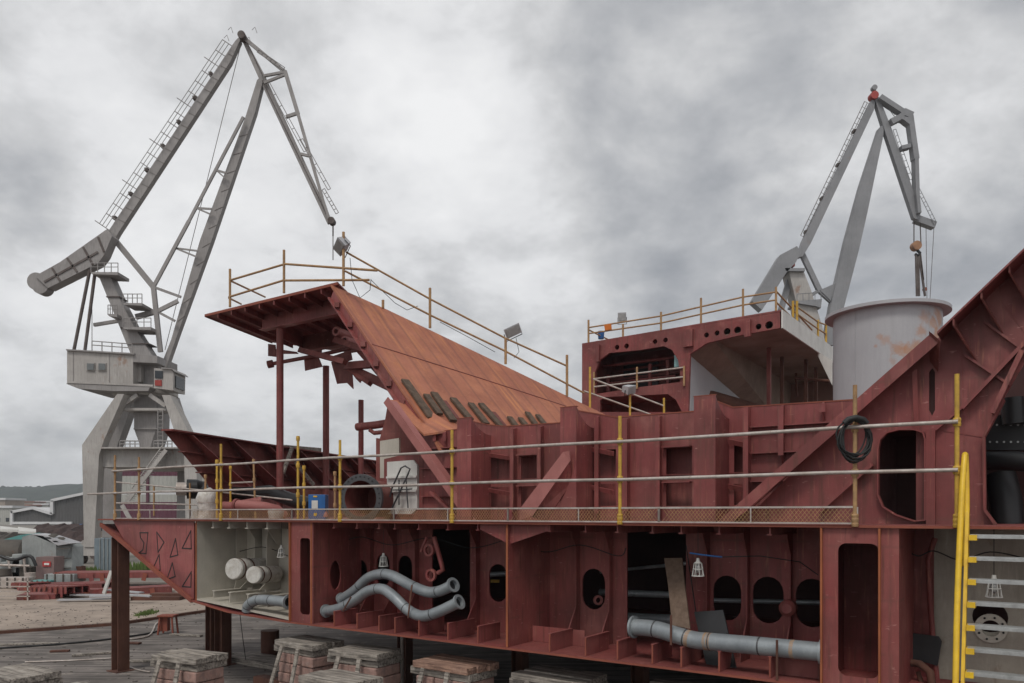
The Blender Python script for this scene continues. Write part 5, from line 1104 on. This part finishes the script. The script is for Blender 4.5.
# ================================================================= CRANES
def crane_left():
    T0=63.0
    C=lambda x,y,d=0: D(x,y,T0+d)
    s=T0/F
    t=thing('harbour_crane',C(130,HY+E*F/T0),'tall grey harbour crane at left with lattice stays and counterweight arm','crane','shipyard luffing cranes')
    # legs
    def leg(pts,d,w,name='leg'):
        m=MB()
        for (x0,y0,w0),(x1,y1,w1) in zip(pts,pts[1:]): m.bar(C(x0,y0,d),C(x1,y1,d),w,w0*s,V((0,1,0)),w,w1*s)
        return m.build(name,'cranelow',t)
    m=MB(); m.prism([C(117,394,-3),C(124,394,-3),C(104,440,-3),C(99,455,-3),C(94,547,-3),C(84,547,-3),C(82,445,-3)],V((0,.9,0))); m.build('leg','cranelow',t)
    m=MB(); m.prism([C(162,395,-3),C(170,395,-3),C(185,425,-3),C(196,447,-3),C(198,545,-3),C(186,545,-3),C(184,452,-3),C(174,430,-3)],V((0,1.1,0))); m.build('leg','cranelow',t)
    m=MB(); m.prism([C(128,396,4),C(135,396,4),C(117,446,4),C(113,545,4),C(102,545,4),C(104,446,4)],V((0,1.1,0))); m.build('leg','crane',t)
    m=MB(); m.prism([C(168,396,4),C(174,396,4),C(188,440,4),C(186,545,4),C(176,545,4),C(178,440,4)],V((0,1.1,0))); m.build('leg','crane',t)
    m=MB(); m.prism([C(97,449,-2.4),C(188,449,-2.4),C(188,467,-2.4),C(97,467,-2.4)],V((0,7,0))); pb=m.build('portal_beam','cranelow',t)
    m=MB(); m.prism([C(100,447,-3.3),C(190,447,-3.3),C(190,448.5,-3.3),C(100,448.5,-3.3)],V((0,8,0))); m.build('portal_deck','cranelow',t)
    # bogies
    for x,d in ((91,-2.5),(107,4.4),(192,-2.5),(182,4.4)):
        m=MB(); cz=C(x,550,d); cz.z=1.15; m.prism([cz+V((-1.5,-.4,-.4)),cz+V((1.5,-.4,-.4)),cz+V((1.1,-.4,.35)),cz+V((.4,-.4,.8)),cz+V((-.4,-.4,.8)),cz+V((-1.1,-.4,.35))],V((0,.8,0))); bo=m.build('bogie','cranelow',t)
        for k in (-1,1):
            m=MB(); m.lathe(cz+V((k*.85,-.45,-.65)),V((0,1,0)),[(0,0),(.4,0),(.45,.05),(.45,.8),(.4,.85),(0,.85)],18); m.build('wheel','cranedk',bo)
    # stair up the portal
    for d in (-3.6,-2.8):
        m=MB(); m.bar(C(128,500,d),C(166,450,d),.12,.3,V((0,1,0))); m.bar(C(122,505,d),C(145,545,d),.12,.3,V((0,1,0))); m.build('stair_stringer','cranelow',t)
    m=MB()
    for k in range(26): 
        f=k/26; m.box(C(128+38*f,500-50*f,-3.2),.5,.8,.05)
    m.build('stair_treads','cranelow',t)
    m=MB(); m.tube([C(132,488,-3.6),C(163,445,-3.6)],.05,6); m.build('stair_rail','cranelow',t)
    # column and ring
    m=MB(); m.prism([C(134,395,-1.2),C(157,395,-1.2),C(156,429,-1.2),C(150,448,-1.2),C(141,448,-1.2),C(134,429,-1.2)],V((0,2.4,0))); m.build('column','crane',t)
    m=MB(); m.prism([C(133.5,428,-1.35),C(156.8,428,-1.35),C(156.8,429.3,-1.35),C(133.5,429.3,-1.35)],V((0,2.7,0))); m.build('column_band','crane',t)
    cc=C(145.5,394,.3); m=MB(); m.lathe(V((cc.x,cc.y,cc.z)),ZV,[(0,.45),(2.35,.45),(2.45,.35),(2.45,-.15),(2.2,-.35),(0,-.35)],40); m.build('slewing_ring','cranelow',t)
    m=MB(); m.prism([C(122,408,-2),C(166,408,-2),C(166,410.5,-2),C(122,410.5,-2)],V((0,2,0)));
    m.bar(C(122,406,-2),C(138,395,-2),.3,.3); m.bar(C(166,406,-2),C(150,395,-2),.3,.3); m.build('ring_bracing','cranelow',t)
    # railings around portal deck
    m=MB()
    for x0,x1,y in ((120,140,441),(154,172,441)):
        m.tube([C(x0,y,-3),C(x1,y,-3)],.05,5); m.tube([C(x0,y+3,-3),C(x1,y+3,-3)],.04,5)
        for k in range(5): x=x0+(x1-x0)*k/4; m.tube([C(x,y,-3),C(x,448,-3)],.04,5)
    for x in (158,163): m.tube([C(x,410,-2.6),C(x,447,-2.6)],.05,5)
    for k in range(9): m.tube([C(158,412+4*k,-2.6),C(163,412+4*k,-2.6)],.03,4)
    m.build('deck_railing','crane',t)
    # machine house
    m=MB(); m.prism([C(67,350,-2.4),C(133,354,-2.4),C(133,384.5,-2.4),C(67,383,-2.4)],V((0,5.2,0))); hs=m.build('machine_house','cranelow',t)
    m=MB(); m.prism([C(66.5,383.2,-2.5),C(150,387,-2.5),C(148,391,-2.5),C(112,391,-2.5),C(78,388.5,-2.5),C(66.5,384,-2.5)],V((0,5.0,0))); m.build('undercarriage','crane',t)
    m=MB(); m.prism([C(67,383,-2.55),C(153,386.6,-2.55),C(153,384.6,-2.55),C(67,381,-2.55)],V((0,.12,0))); m.build('skirt_rail','cranelow',hs)
    m=MB(); m.prism([C(66,349,-2.6),C(134,353,-2.6),C(134,354.5,-2.6),C(66,350.3,-2.6)],V((0,5.6,0))); m.build('house_roof','crane',hs)
    for x in (86,97.5):
        m=MB(); m.prism([C(x,362.5,-2.5),C(x+8.5,362.8,-2.5),C(x+8.5,370.8,-2.5),C(x,370.5,-2.5)],V((0,.1,0))); w=m.build('window','cranelow',hs); m=MB(); m.prism([C(x+.9,363.3,-2.56),C(x+7.6,363.6,-2.56),C(x+7.6,370,-2.56),C(x+.9,369.7,-2.56)],V((0,.05,0)))
        pn=m.build('window_pane',pmat('hazy_glass',(.16,.17,.17),(.11,.12,.12),.2,streak=.2),hs)
    for x in (73,109): m=MB(); m.prism([C(x,352,-2.44),C(x+.5,352,-2.44),C(x+.5,383,-2.44),C(x,383,-2.44)],V((0,.06,0))); m.build('panel_seam','crane',hs)
    m=MB(); m.prism([C(133,354,-1.0),C(158,356,-1.0),C(158,387,-1.0),C(133,385,-1.0)],V((0,3.6,0))); m.prism([C(133,354,-2.4),C(157,356,-2.4),C(157,363,-2.4),C(133,362,-2.4)],V((0,1.5,0))); m.build('recess_house','crane',t)
    m=MB(); m.prism([C(136,364,-1.6),C(141,364,-1.6),C(141,382,-1.6),C(136,382,-1.6)],V((0,.5,0))); m.build('locker','cranelow',t)
    # driver cab
    m=MB(); m.prism([C(154,368,-2.8),C(163,369,-2.8),C(171,369.5,-2.8),C(173.5,372,-2.8),C(173,390.5,-2.8),C(163,389,-2.8),C(154,388,-2.8)],V((0,2.2,0))); cb=m.build('driver_cab','cranelow',t)
    m=MB(); xw=C(173.3,376,-2.8).x+.02; zz0=C(173,387,-2.8).z; zz1=C(173,375,-2.8).z; yw=63-2.5; m.prism([V((xw,yw,zz0)),V((xw,yw+1.6,zz0)),V((xw,yw+1.6,zz1)),V((xw,yw,zz1))],V((.06,0,0))); m.build('cab_window','glass',cb)
    m=MB(); m.prism([C(154.8,370.5,-2.88),C(162.5,371,-2.88),C(162.5,378.5,-2.88),C(154.8,378,-2.88)],V((0,.1,0))); m.build('cab_window','glass',cb)
    m=MB(); m.prism([C(154.8,380,-2.88),C(161.5,380,-2.88),C(161.5,386,-2.88),C(154.8,385.5,-2.88)],V((0,.1,0))); m.build('red_grille','craneRed',cb)
    m=MB(); m.prism([C(161,367.3,-3),C(172,368.6,-3),C(174.5,371.2,-3),C(174.5,372,-3),C(172,369.4,-3),C(161,368.5,-3)],V((0,2.5,0))); m.build('cab_roof','crane',cb)
    # mast
    m=MB(); m.prism([C(97,272,-.9),C(108,272,-.9),C(120,300,-.9),C(133,325,-.9),C(154,359,-.9),C(132,357,-.9)],V((0,1.2,0))); ms=m.build('mast','crane',t)
    for y,x0,x1 in ((296,106,119.5),(327,120,140),(343,127,149)):
        m=MB(); m.prism([C(x0,y,-1),C(x1,y,-1),C(x1,y+1,-1),C(x0,y+1,-1)],V((0,1.4,0))); m.build('mast_band','cranedk',ms)
    for (x0,x1,y,h) in ((90,118,272,3),(122,142,303,2.6),(107,117,314,3),(122,151,327,3)):
        m=MB(); m.prism([C(x0,y,-1.6),C(x1,y,-1.6),C(x1,y+h,-1.6),C(x0+2,y+h*.7,-1.6)],V((0,1.8,0))); pl=m.build('platform','crane',t)
        m=MB()
        for dd in (-1.6,.15):
            m.tube([C(x0+1,y-9,dd),C(x1,y-9,dd)],.035,5); m.tube([C(x0+1,y-5,dd),C(x1,y-5,dd)],.03,5)
            for k in range(5): x=x0+1+(x1-x0-1)*k/4; m.tube([C(x,y-9,dd),C(x,y,dd)],.035,5)
            m.build('platform_rail','crane',pl); m=MB()
    m=MB(); m.bar(C(94,325,0),C(118,321,0),.25,.25); m.build('spar','crane',t)
    m=MB(); 
    m.tube([C(92,347.5,-2),C(92,341,-2),C(132,344,-2)],.04,5); m.tube([C(92,345,-2),C(132,348,-2)],.04,5)
    for k in range(5): x=92+10*k; m.tube([C(x,341+k*.75,-2),C(x,351+k*.4,-2)],.04,5)
    m.build('roof_railing','crane',hs)
    # counterweight arm
    m=MB(); m.prism([C(35,276,-1.2),C(60,262,-1.2),C(107,229,-1.2),C(112,236,-1.2),C(104,255,-1.2),C(98,263,-1.2),C(48,288,-1.2)],V((0,1.0,0))); cw=m.build('counterweight_arm','crane',t)
    m=MB()
    for (a,b) in (((52,268),(60,281)),((67,258),(77,272)),((83,247),(93,265)),((98,237),(104,252)),((44,282),(98,252))): m.bar(C(*a,-1.24),C(*b,-1.24),.06,.16)
    m.build('arm_rib','cranedk',cw)
    for (x,y,r) in ((35.5,281,8.5),(40,285.5,8)):
        c=C(x,y,-.9-(y>283)*.13); m=MB(); m.lathe(c,V((0,1,0)),[(0,0),(r*s,0),(r*s,.9),(0,.9)],28); m.build('counterweight','crane',cw)
    # back tie boom
    m=MB(); m.prism([C(97,262,-.25),C(104,246,-.25),C(109,230,-.25),C(235,41,-.25),C(239,37,-.25),C(240,40,-.25),C(230,62,-.25),C(118,233,-.25),C(106,255,-.25),C(99,264,-.25)],V((0,.55,0))); bt=m.build('rear_boom','crane',t)
    # catwalk along it
    m=MB(); a0,b0=V((109,230)),V((232,46)); nrm2=V((-.83,-.56))
    def off(f,o): p=a0.lerp(b0,f)+nrm2*o; return (p.x,p.y)
    for dd in (-.5,.5):
        for o_ in (4,8,11.5): m.tube([C(*off(0,o_),dd),C(*off(1,o_),dd)],.03,4)
    for k in range(19):
        f=k/18; L=11.5 if k%4 else 17
        for dd in (-.5,.5): m.tube([C(*off(f,0),dd),C(*off(f,L),dd)],.035,4)
    m.build('catwalk_hoops','crane',bt)
    m=MB()
    for k in range(7):
        f=.06+k*.13; m.box(C(*off(f,1.2),0),.28,.5,.25)
    m.build('bearing_block','cranedk',bt)
    # front boom
    m=MB(); m.prism([C(161,365,-.3),C(171,340,-.3),C(200,240,-.3),C(245,118,-.3),C(257,80,-.3),C(261,76,-.3),C(263,80,-.3),C(255,112,-.3),C(211,242,-.3),C(179,330,-.3),C(165,370,-.3)],V((0,.6,0))); m.build('main_boom','crane',t)
    m=MB()
    L=[((115,240),(153.5,287),.42),((153.5,287),(189,221),.26),((189,221),(243.5,117),.22),((153.5,287),(181,297),.2),((153.5,287),(160.5,352),.35),((136,317),(158,311),.4),((158,311),(178,301),.3),((158,312),(175,321),.2),((175,248),(198,251),.13),((175,248),(197,257),.13),((196,208),(212,209),.15),((196,208),(210,214),.12),((216,170),(226,173),.15),((216,170),(225,178),.1)]
    for a,b,w in L:
        for d in (-.7,.7) if w<.36 else (0,): m.bar(C(*a,d),C(*b,d),w*.7,w)
    m.build('stay_lattice','crane',t)
    for k,(a,b,dd) in enumerate((((243,36),(165,350),.6),((245,38),(263,76),-.4),((240,36),(100,262),.5),((262,80),(330,221),-.4))):
        m=MB(); m.tube([C(*a,dd),C(*b,dd)],.028,4); m.build('luffing_rope','cranedk',t)
    for k in range(1,12):
        f=k/12; x0,y0=245+(171-245)*f,118+(340-118)*f; x1,y1=255+(179-255)*f,112+(330-112)*f
        m=MB(); m.bar(C(x0+.5,y0,-.315),C(x1-.5,y1+4,-.315),.02,.03); m.build('boom_seam','cranedk',t)
    for k in range(1,16):
        f=k/16; x0,y0=109+(235-109)*f,230+(41-230)*f
        m=MB(); m.bar(C(x0+1,y0+1,-.265),C(x0+9,y0+5,-.265),.02,.03); m.build('boom_seam','cranedk',t)
    m=MB()
    for a,b in (((90,269),(74,350)),((95,273),(85,350))): m.tube([C(*a,-1),C(*b,-1)],.13,8)
    m.tube([C(92,300,1),C(92,346,1)],.03,4); m.build('hoist_ropes','cranedk',t)
    # fly jib
    m=MB(); m.prism([C(240,36,-.2),C(243,34,-.2),C(264,74,-.2),C(332,221,-.2),C(327,223,-.2),C(259.5,80,-.2)],V((0,.4,0))); fj=m.build('fly_jib','crane',t)
    m=MB()
    for d in (-.9,.9):
        for a,b,w in (((244,38),(285,72),.35),((285,71),(298,114),.38),((298,114),(322,197),.3),((322,197),(330,221),.25),((264,76),(285,72),.25),((264,83),(284,75),.25),((286,117),(298,113),.3),((301,154),(309,156),.25)): m.bar(C(*a,d*.45),C(*b,d*.45),.13+w*.05+a[1]*.0003,w*.8)
    m.build('jib_truss','crane',fj)
    m=MB()
    for p,q in (((257,52),(283,70)),((267,84),(304,152)),((300,140),(328,190)),((322,190),(336,214))):
        p=V(p);q=V(q); nn=V((q.y-p.y,-(q.x-p.x))).normalized()*3
        for o_ in (0,1): m.tube([C(*(p+nn*o_),-.5),C(*(q+nn*o_),-.5)],.03,4)
        for k in range(7): r=p.lerp(q,k/6); m.tube([C(*r,-.5),C(*(r+nn),-.5)],.03,4)
        m.build('jib_ladder','crane',fj); m=MB()
    for (x,y) in ((246,40),(252,30),(228,30),(224,38)):
        m=MB(); m.tube([C(x,y,-.5),C(x+3,y-3,-.5),C(x+5,y+3,-.5)],.025,4)
        m.build('apex_rail','crane',fj)
    c=C(241,34,-.9); m=MB(); m.lathe(c,V((0,1,0)),[(0,0),(.3,0),(.3,.7),(0,.7)],18); m.build('apex_sheave','cranedk',fj)
    c=C(331,220,-.6); m=MB(); m.lathe(c,V((0,1,0)),[(0,0),(.28,0),(.28,.6),(0,.6)],18); m.build('tip_sheave','cranedk',fj)
    m=MB(); m.tube([C(333,221,0),C(333,236,0)],.06,5); m.tube([C(333,236,0),C(333,260,0)],.04,5); m.build('hoist_rope','cranedk',t)
crane_left()
def crane_right():
    T0=83.0; C=lambda x,y,d=0: D(x,y,T0+d); s=T0/F
    t=thing('harbour_crane',C(812,HY+E*F/T0),'grey harbour crane behind the deckhouse at right with red apex','crane','shipyard luffing cranes')
    m=MB(); m.prism([C(797,258,-.6),C(803,240,-.6),C(871,101,-.6),C(874,97,-.6),C(875,103,-.6),C(874,110,-.6),C(811,243,-.6),C(803,256,-.6)],V((0,.7,0))); bt=m.build('rear_boom','crane2',t)
    m=MB(); a0,b0=V((806,238)),V((870,104)); nn=V((-.9,-.43))
    for dd in (-.4,.4):
        for o_ in (3,6): m.tube([C(*(a0+nn*o_),dd),C(*(b0+nn*o_),dd)],.035,4)
        for k in range(26): p=a0.lerp(b0,k/25); m.tube([C(*p,dd),C(*(p+nn*6),dd)],.025,4)
    for k in range(4):
        p=a0.lerp(b0,.04+k*.25); m.box(C(*(p+nn*1.5),0),.6,.6,.25)
    m.build('catwalk_hoops','cranedk',bt)
    m=MB(); m.prism([C(797,246,-1.4),C(801,252,-1.4),C(796,262,-1.4),C(786,273,-1.4),C(778,286,-1.4),C(762,310,-1.4),C(752,301,-1.4),C(780,255,-1.4)],V((0,1.2,0))); m.build('counterweight_arm','crane2',t)
    m=MB(); m.prism([C(789,272,-1),C(804,272,-1),C(811,290,-1),C(822,325,-1),C(836,400,-1),C(815,400,-1),C(797,305,-1)],V((0,2,0))); ms=m.build('mast','cranelow',t)
    m=MB(); m.prism([C(785,268,-1.4),C(805,268,-1.4),C(805,271,-1.4),C(786,271,-1.4)],V((0,2.8,0))); m.build('platform','crane2',t); m=MB(); m.prism([C(797,301,-1.4),C(822,299,-1.4),C(821,308,-1.4),C(816,306,-1.4),C(797,303,-1.4)],V((0,2.8,0))); m.build('platform','crane2',t)
    m=MB(); m.prism([C(787,263,-1.2),C(790,259.5,-1.2),C(795,260,-1.2),C(795,266,-1.2),C(788,267,-1.2)],V((0,2,0))); m.build('red_winch','craneRed',t)
    m=MB(); m.bar(C(790,277),C(781,310),.5,.55); m.bar(C(781,310),C(778,345),.5,.55); m.build('mast_strut','crane2',t)
    m=MB(); m.bar(C(801,252),C(820,292),.45,.5); m.bar(C(820,291),C(831,301),.4,.5); m.bar(C(812,295),C(818,291),.3,.35); m.prism([C(820,290,-.3),C(836,283,-.3),C(831,301,-.3)],V((0,.6,0))); m.build('stay','crane2',t)
    m=MB()
    for dd in (-1.4,1.4):
        m.tube([C(797,294,dd),C(822,292,dd)],.04,4)
        for k in range(5): x=797+k*6; m.tube([C(x,294-.4*k,dd),C(x,301,dd)],.04,4)
        m.build('platform_rail','crane2',t); m=MB()
    m=MB(); m.prism([C(880,127,-.5),C(884,124,-.5),C(883.5,135,-.5),C(868,210,-.5),C(859,250,-.5),C(842,315,-.5),C(835,345,-.5),C(824,345,-.5),C(831,305,-.5),C(846,240,-.5),C(861,185,-.5)],V((0,.9,0))); m.build('main_boom','crane2',t)
    m=MB(); m.prism([C(874,96,-.6),C(879,97,-.6),C(890,124,-.6),C(921,212,-.6),C(919,220,-.6),C(914,218,-.6),C(884,128,-.6)],V((0,.6,0))); fj=m.build('fly_jib','crane2',t)
    m=MB()
    for d in (-.7,.7):
        for a,b,w in (((879,98),(902,113),.5),((902,113),(911,117),.7),((909,117),(915,160),.55),((915,160),(916,196),.4),((916,196),(918,214),.35),((890,123),(898,119),.6),((898,119),(908,121),.35),((898,119),(903,114),.5),((900,149),(909,147),.4),((900,118),(909,125),.35)): m.bar(C(*a,d),C(*b,d),.16+a[0]*.0007-.0004*b[1]+.1,w)
    m.build('jib_truss','crane2',fj)
    m=MB()
    for p,q in (((888,108),(897,120)),((893,130),(910,180)),((917,190),(934,224))):
        p=V(p);q=V(q); n3=V((q.y-p.y,-(q.x-p.x))).normalized()*3
        for o_ in (0,1): m.tube([C(*(p+n3*o_),-.5),C(*(q+n3*o_),-.5)],.035,4)
        for k in range(9): r=p.lerp(q,k/8); m.tube([C(*r,-.5),C(*(r+n3),-.5)],.03,4)
        m.build('jib_ladder','crane2',fj); m=MB()
    m=MB(); m.bar(C(915,219),C(934,226),.8,.7); m.build('tip_beam','crane2',fj)
    c=C(875,94.5,-.9); m=MB(); m.lathe(c,V((0,1,0)),[(0,0),(.42,0),(.42,.8),(0,.8)],18); m.build('apex_sheave','craneRed',fj)
    c=C(875,87,-.2); m=MB(); m.lathe(c,V((0,1,0)),[(0,0),(.28,0),(.28,.5),(0,.5)],14); m.tube([C(875,94,0),C(875,87,0)],.12,6); m.build('apex_lamp','crane2',fj)
    m=MB()
    for a,b in (((914,220),(914,243)),((920,220),(921,243)),((926,224),(927,300)),((934,227),(930,300))): m.tube([C(*a),C(*b)],.06 if a[0]<924 else .03,5)
    m.build('hoist_ropes','cranedk',t)
    c=C(917.5,245,-.4); m=MB(); m.lathe(c,V((0,1,0)),[(0,0),(.48,0),(.48,.7),(0,.7)],20); m.build('hook_block',pmat('brown_hook_block',(.35,.18,.09),(.2,.1,.06),.6),t)
    m=MB(); m.tube([C(917,250,0),C(920,253,0),C(918,256,0),C(915,254,0)],.16,8); m.build('hook','black',t)
    m=MB()
    for a,b in (((916,254),(917,296)),((918,254),(919,296)),((919,254),(925,296)),((920,254),(923,280))): 
        m.tube([C(*a),C(*b)],.14,6)
    m.build('slings','cranedk',t)
    m=MB(); m.lathe(C(925.5,289,0),V((0,1,0)),[(0,0),(.2,0),(.2,.3),(0,.3)],12); m.build('shackle','rustedge',t)
    # load hidden beyond the ship and portal
    for x,d in ((806,-3),(845,-3),(808,4),(843,4)):
        m=MB(); m.bar(C(826+(x-826)*.4,400,d*.4),V((C(x,500,d).x,T0+d,.2)),1.0,1.0,V((0,1,0))); m.build('leg','cranelow',t)
    m=MB(); m.lathe(C(826,400),ZV,[(0,.5),(2.6,.5),(2.6,-.5),(0,-.5)],30); m.build('slewing_ring','cranelow',t)
crane_right()
# ================================================================= CAMERA, WORLD, LIGHT
cam=bpy.data.cameras.new('camera'); co=bpy.data.objects.new('camera',cam); col.objects.link(co); co.location=(0,0,E); co.rotation_euler=(PI/2,0,0)
cam.sensor_width=36; cam.lens=F/1024*36; cam.shift_y=(HY-341.5)/1024; cam.clip_end=6000; sc.camera=co
hz=bpy.data.materials.new('haze'); hz.use_nodes=True; hn=hz.node_tree; hn.nodes.clear(); ho=hn.nodes.new('ShaderNodeOutputMaterial'); pv=hn.nodes.new('ShaderNodeVolumePrincipled'); pv.inputs['Density'].default_value=.00030; pv.inputs['Color'].default_value=(.85,.9,.96,1); hn.links.new(pv.outputs[0],ho.inputs['Volume'])
m=MB(); m.add([(x,y,z) for z in (-1,170) for y in (-305,3010) for x in (-2510,2510)],[[0,1,3,2],[4,6,7,5],[0,4,5,1],[2,3,7,6],[0,2,6,4],[1,5,7,3]]); hb=m.build('haze',hz,kind='stuff'); hb['label']='thin pale haze over the distant town and hills'; hb['category']='haze'
w=bpy.data.worlds.new('World'); sc.world=w; w.use_nodes=True; nt=w.node_tree; N=nt.nodes; Lk=nt.links; N.clear()
out=N.new('ShaderNodeOutputWorld'); sky=N.new('ShaderNodeTexSky'); sky.sky_type='NISHITA'; sky.sun_disc=False
SE,SR=math.radians(52),math.radians(-30+180)
sky.sun_elevation=SE; sky.sun_rotation=SR
b1=N.new('ShaderNodeBackground'); b1.inputs[1].default_value=.09; Lk.new(sky.outputs[0],b1.inputs[0])
tc=N.new('ShaderNodeTexCoord'); sep=N.new('ShaderNodeSeparateXYZ'); Lk.new(tc.outputs['Generated'],sep.inputs[0])
def mth(op,a,b=None,c=None):
    n=N.new('ShaderNodeMath'); n.operation=op
    for i,v in enumerate((a,b,c)):
        if v is None: continue
        if hasattr(v,'links'): Lk.new(v,n.inputs[i])
        else: n.inputs[i].default_value=v
    return n.outputs[0]
zc_=mth('MAXIMUM',sep.outputs[2],0.0); den=mth('ADD',zc_,.42)
cx_=mth('DIVIDE',sep.outputs[0],den); cy_=mth('DIVIDE',sep.outputs[1],den)
cmb=N.new('ShaderNodeCombineXYZ'); Lk.new(cx_,cmb.inputs[0]); Lk.new(cy_,cmb.inputs[1])
def nz(scale,det,rough,ofs,dist=0):
    mp=N.new('ShaderNodeMapping'); mp.inputs['Location'].default_value=ofs; Lk.new(cmb.outputs[0],mp.inputs[0])
    n=N.new('ShaderNodeTexNoise'); n.inputs['Scale'].default_value=scale; n.inputs['Detail'].default_value=det; n.inputs['Roughness'].default_value=rough; n.inputs['Distortion'].default_value=dist
    Lk.new(mp.outputs[0],n.inputs['Vector']); return n.outputs[0]
n1=nz(1.9,9,.56,(3.1,1.7,0),.12); n2=nz(4.8,10,.58,(8.3,2.2,0),.2); n3=nz(12,9,.58,(1.3,5.2,0),.2)
val=mth('ADD',mth('ADD',mth('MULTIPLY',n1,.72),mth('MULTIPLY',n2,.52)),mth('ADD',mth('MULTIPLY',n3,.22),-.23))
# broad bright and dark banks of the cloud layer, fixed in the sky
def bank(x,y,r,amp):
    d=V((a_(x),1,(HY-y)/F)).normalized(); vm=N.new('ShaderNodeVectorMath'); vm.operation='DISTANCE'; Lk.new(tc.outputs['Generated'],vm.inputs[0]); vm.inputs[1].default_value=d
    g=mth('POWER',2.718,mth('MULTIPLY',mth('POWER',mth('DIVIDE',vm.outputs['Value'],r),2.0),-1.0)); return mth('MULTIPLY',g,amp)
for bnk in ((455,150,.12,.15),(555,230,.10,.10),(100,100,.28,.09),(560,300,.10,.10),(10,280,.09,.05),(30,245,.07,-.12),(700,120,.33,-.03),(640,60,.25,-.01),(760,90,.25,.05),(900,200,.2,-.02),(130,330,.2,-.03),(420,260,.1,-.06),(630,200,.09,-.07),(350,200,.08,-.03),(1000,110,.15,.05),(250,30,.2,.02),(60,440,.22,.10),(300,480,.3,.06),(240,400,.15,.05),(90,160,.2,.05),(430,130,.1,.04)):
    val=mth('ADD',val,bank(*bnk))
cr=N.new('ShaderNodeValToRGB'); el=cr.color_ramp.elements
el[0].position=.24; el[0].color=(.27,.285,.315,1); el[1].position=.82; el[1].color=(.98,.98,.98,1)
e=cr.color_ramp.elements.new(.38); e.color=(.40,.41,.432,1); e=cr.color_ramp.elements.new(.66); e.color=(.84,.842,.85,1)
e=cr.color_ramp.elements.new(.46); e.color=(.50,.508,.525,1); e=cr.color_ramp.elements.new(.55); e.color=(.645,.648,.655,1)
Lk.new(val,cr.inputs[0])
b2=N.new('ShaderNodeBackground'); Lk.new(mth('ADD',1.0,mth('MULTIPLY',mth('MINIMUM',mth('MAXIMUM',mth('MULTIPLY_ADD',sep.outputs[1],-1.6,.05),0.0),1.0),.6)),b2.inputs[1]); Lk.new(cr.outputs[0],b2.inputs[0])  # added gain: unseen sky behind the camera made brighter to lift the foreground
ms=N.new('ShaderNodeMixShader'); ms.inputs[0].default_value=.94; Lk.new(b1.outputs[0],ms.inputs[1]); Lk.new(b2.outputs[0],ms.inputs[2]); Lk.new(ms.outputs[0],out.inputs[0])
sun=bpy.data.lights.new('sun','SUN'); sun.energy=1.5; sun.angle=math.radians(14); sun.color=(1,.96,.9); so=bpy.data.objects.new('sun',sun); col.objects.link(so)
# sun behind the camera to the left, high
dsun=V((-.25,-.62,.95)).normalized(); so.rotation_euler=(-dsun).to_track_quat('-Z','Y').to_euler()
sky.sun_elevation=math.asin(dsun.z); sky.sun_rotation=math.atan2(dsun.x,dsun.y)
sc.view_settings.view_transform='Standard'; sc.view_settings.look='None'; sc.view_settings.exposure=0; sc.view_settings.gamma=1
for o in bpy.data.objects:
    if '_o' in o: del o['_o']
